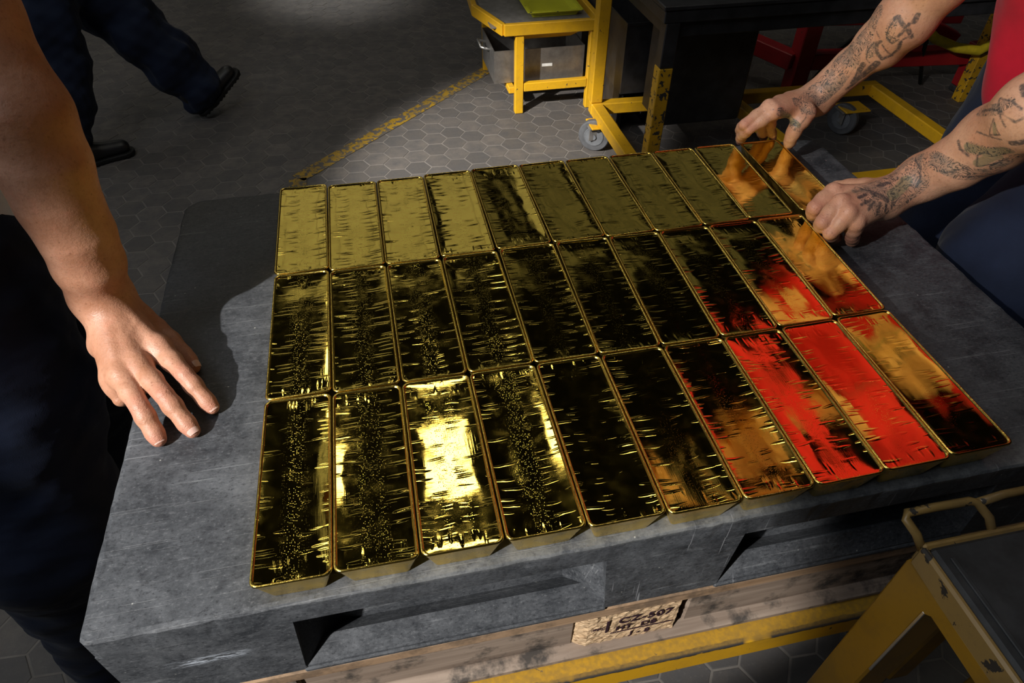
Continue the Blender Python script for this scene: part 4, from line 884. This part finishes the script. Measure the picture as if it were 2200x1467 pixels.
chil(MB().tube([(.757,2.90,.235),(.715,2.90,.250),(.715,3.0,.250),(.757,3.0,.235)],.006,8).build('handle',M['weld'],None,True),bn)
chil(MB().box(.985,1.035,2.7835,2.7848,.183,.196,0).build('label_plate',simple('worn_white_label',(.62,.62,.6),.6)),bn)
# ------------------------------------------------------------------ long yellow trolley
c2=empty('yellow_trolley',(1.78,2.0,0)); tag(c2,'low yellow steel trolley with grey casters and tall post, behind the pallet','trolley')
fz=.15
def bar2(a,b,n='rail',w=.05,h=.05,m='yellow',up=(0,0,1)): return chil(MB().bar(a,b,w,h,.004,up).build(n,M[m]),c2)
bar2((1.105,2.385,fz),(2.47,2.33,fz)); bar2((1.13,2.36,fz),(1.13,1.60,fz)); bar2((2.445,2.31,fz),(2.445,1.60,fz)); bar2((1.13,1.595,fz),(2.46,1.595,fz)); bar2((1.74,2.34,fz),(1.80,1.62,fz))
bar2((1.128,2.392,.176),(1.128,2.392,.98),'post',.052,.052)
def plate(x,y): chil(MB().box(x-.06,x+.06,y-.05,y+.05,fz-.034,fz-.026,.002).build('caster_plate',M['yellow']),c2)
for (x,y,a) in ((1.105,2.29,1.05),(2.26,2.22,.5),(1.2,1.68,.3),(2.20,1.66,.5)): plate(x+.03,y); caster((x,y,0),c2,a,.0695)
# ------------------------------------------------------------------ black bench, cabinet, box
bt=empty('black_table',(1.7,2.1,0)); tag(bt,'black steel bench top on scorched yellow legs behind the gold bars','table')
tb=MB()
tb.box(1.178,3.1,1.905,2.45,.655,.695,.003); tb.box(1.172,3.106,1.899,2.456,.697,.712,.003)
chil(tb.build('table_top',M['black']),bt)
chil(MB().box(1.205,3.07,1.925,1.95,.60,.655,.003).build('apron',M['black']),bt); 
chil(MB().box(1.205,1.23,1.95,2.4,.60,.655,.003).build('apron',M['black']),bt)
for i,(x,y) in enumerate(((1.215,1.932),(3.05,1.932),(3.05,2.42))):
    L=MB().box(x-.026,x+.026,y-.026,y+.026,.0,.50,.003); chil(L.build('leg',M['legpaint']),bt); chil(MB().box(x-.026,x+.026,y-.026,y+.026,.50,.655,.003).build('leg_upper',M['black']),bt)
cb=empty('black_cabinet',(1.50,2.2,.18)); tag(cb,'black steel box with worn edges under the bench top','box')
chil(MB().box(1.31,1.665,2.10,2.31,.178,.585,.010).build('box_body',M['black']),cb); chil(MB().box(1.30,1.675,2.095,2.315,.585,.598,.003).build('lid',M['black']),cb)
b2=empty('black_steel_box',(1.32,2.6,.18)); tag(b2,'large open-topped black steel box right of the yellow post','box')
chil(tray('box_body',1.255,1.44,2.43,3.05,.178,.30,.004,.004,M['black']),b2); chil(MB().box(1.25,1.445,2.424,2.43,.466,.480,.001).build('rim',M['black']),b2)
for x in (1.27,1.42): chil(MB().box(x-.012,x+.012,2.45,3.03,.0,.176,.002).build('foot',M['black']),b2)
# ------------------------------------------------------------------ red machine frame
rf=empty('red_frame',(2.9,2.8,0)); tag(rf,'dark red steel machine frame with black feet in the background','frame')
def rbar(a,b,w=.075,n='beam',h=None): return chil(MB().bar(a,b,w,h or w,.004).build(n,M['red']),rf)
rbar((2.235,2.62,.42),(2.235,2.62,.03),.085,'post'); rbar((3.135,2.50,.24),(3.135,2.50,.03),.10,'post')
rbar((2.27,2.62,.18),(3.20,2.50,.19)); rbar((2.20,2.62,.18),(1.98,2.98,.22)); rbar((2.55,2.86,.45),(3.1,2.66,.21),.06); rbar((1.98,3.2,.20),(3.4,3.0,.20)); rbar((2.235,2.62,.43),(3.2,2.56,.43),.06); rbar((3.16,2.46,.24),(3.28,2.70,.72),.075,'post')
for (x,y) in ((2.235,2.62),(3.135,2.50)): chil(MB().box(x-.055,x+.055,y-.05,y+.05,.0,.03,.006).build('foot',M['rubber']),rf)
hs=MB().tube([(2.72,2.5,.36),(2.80,2.46,.30),(2.88,2.40,.275),(2.97,2.36,.27),(3.03,2.36,.30),(3.07,2.38,.36),(3.12,2.42,.45)],.022,10).build('yellow_hose',M['hose'],None,True); tag(hs,'thick yellow hose curving over the dark red frame','hose')
cbm=MB().tube([(2.38,2.7,.0+.012),(2.45,2.66,.20),(2.55,2.60,.34),(2.68,2.52,.42),(2.78,2.50,.36),(2.82,2.52,.20),(2.95,2.6,.02)],.010,8).build('black_cable',M['cable'],None,True); tag(cbm,'thin black cable looping above the dark red frame','cable')
gm=empty('grey_machine_block',(2.2,3.05,0)); tag(gm,'small dark grey metal casing behind the red frame','machine'); chil(MB().box(1.98,2.16,3.26,3.44,.245,.36,.012).build('casing',M['greysteel']),gm); chil(MB().box(2.01,2.13,3.29,3.41,.0,.245,.01).build('pedestal',M['black']),gm)
# ------------------------------------------------------------------ rubber-topped stand at the near right
st=empty('rubber_topped_stand',(.95,-.2,0)); tag(st,'dirty yellow stand with black rubber top and a bent bar handle, near right corner','stand')
TX,TY=.7160,-.050; tz=.775
chil(MB().box(TX+.004,TX+.42,TY-.40,TY-.004,tz-.010,tz+.002,.004).build('rubber_mat',M['rubber']),st)
for q in ((TX+.016,TX+.022,TY-.39,TY-.02),): chil(MB().box(*q,tz+.0015,tz+.0045,.001).build('mat_ridge',M['rubber']),st)
def sb(a,b,w,h,n,m='yellow_dark',up=(0,0,1)): return chil(MB().bar(a,b,w,h,.003,up).build(n,M[m]),st)
sb((TX,TY,tz-.018),(TX,TY-.42,tz-.018),.009,.036,'side_rail','bar_rust'); sb((TX,TY,tz-.018),(TX+.44,TY,tz-.018),.009,.036,'side_rail','bar_rust'); sb((TX+.44,TY,tz-.018),(TX+.44,TY-.42,tz-.018),.009,.036,'side_rail'); sb((TX,TY-.42,tz-.018),(TX+.44,TY-.42,tz-.018),.009,.036,'side_rail')
sb((TX+.001,TY-.42,tz-.048),(TX+.001,TY-.01,tz-.048),.006,.028,'under_rail')
for (x,y) in ((TX+.022,TY-.022),(TX+.42,TY-.022),(TX+.022,TY-.40),(TX+.42,TY-.40)):
    sb((x,y,tz-.036),(x,y,.02),.052,.052,'leg')
# light glint on the near leg's corner, put in as a bright strip
chil(MB().box(TX-.0052,TX-.0028,TY-.0496,TY-.0464,.545,.712,.0004).build('edge_glint',M['weld']),st)
chil(MB().add([(TX-.0045,TY+.001,tz-.03),(TX-.0045,TY-.075,tz-.034),(TX-.0045,TY-.048,tz-.065),(TX-.0045,TY+.001,tz-.08),(TX-.001,TY+.001,tz-.03),(TX-.001,TY-.075,tz-.034),(TX-.001,TY-.048,tz-.065),(TX-.001,TY+.001,tz-.08)],[(0,1,2,3),(4,5,6,7),(0,1,5,4),(1,2,6,5),(2,3,7,6),(3,0,4,7)]).build('gusset',M['yellow_dark']),st)
hz=tz+.006
chil(MB().tube([(TX+.004,TY+.001,tz-.012),(TX-.004,TY+.012,hz),(TX-.010,TY+.028,hz+.008),(TX-.006,TY+.034,hz+.010),(TX+.03,TY+.034,hz+.011),(TX+.075,TY+.033,hz+.011),(TX+.083,TY+.030,hz+.010),(TX+.092,TY+.014,hz),(TX+.096,TY+.001,tz-.012)],.0052,10).build('handle',M['bar_rust'],None,True),st)
chil(MB().tube([(TX+.085,TY+.030,hz+.010),(TX+.12,TY+.033,hz+.011),(TX+.18,TY+.033,hz+.011)],.0052,10).build('handle',M['bar_rust'],None,True),st)
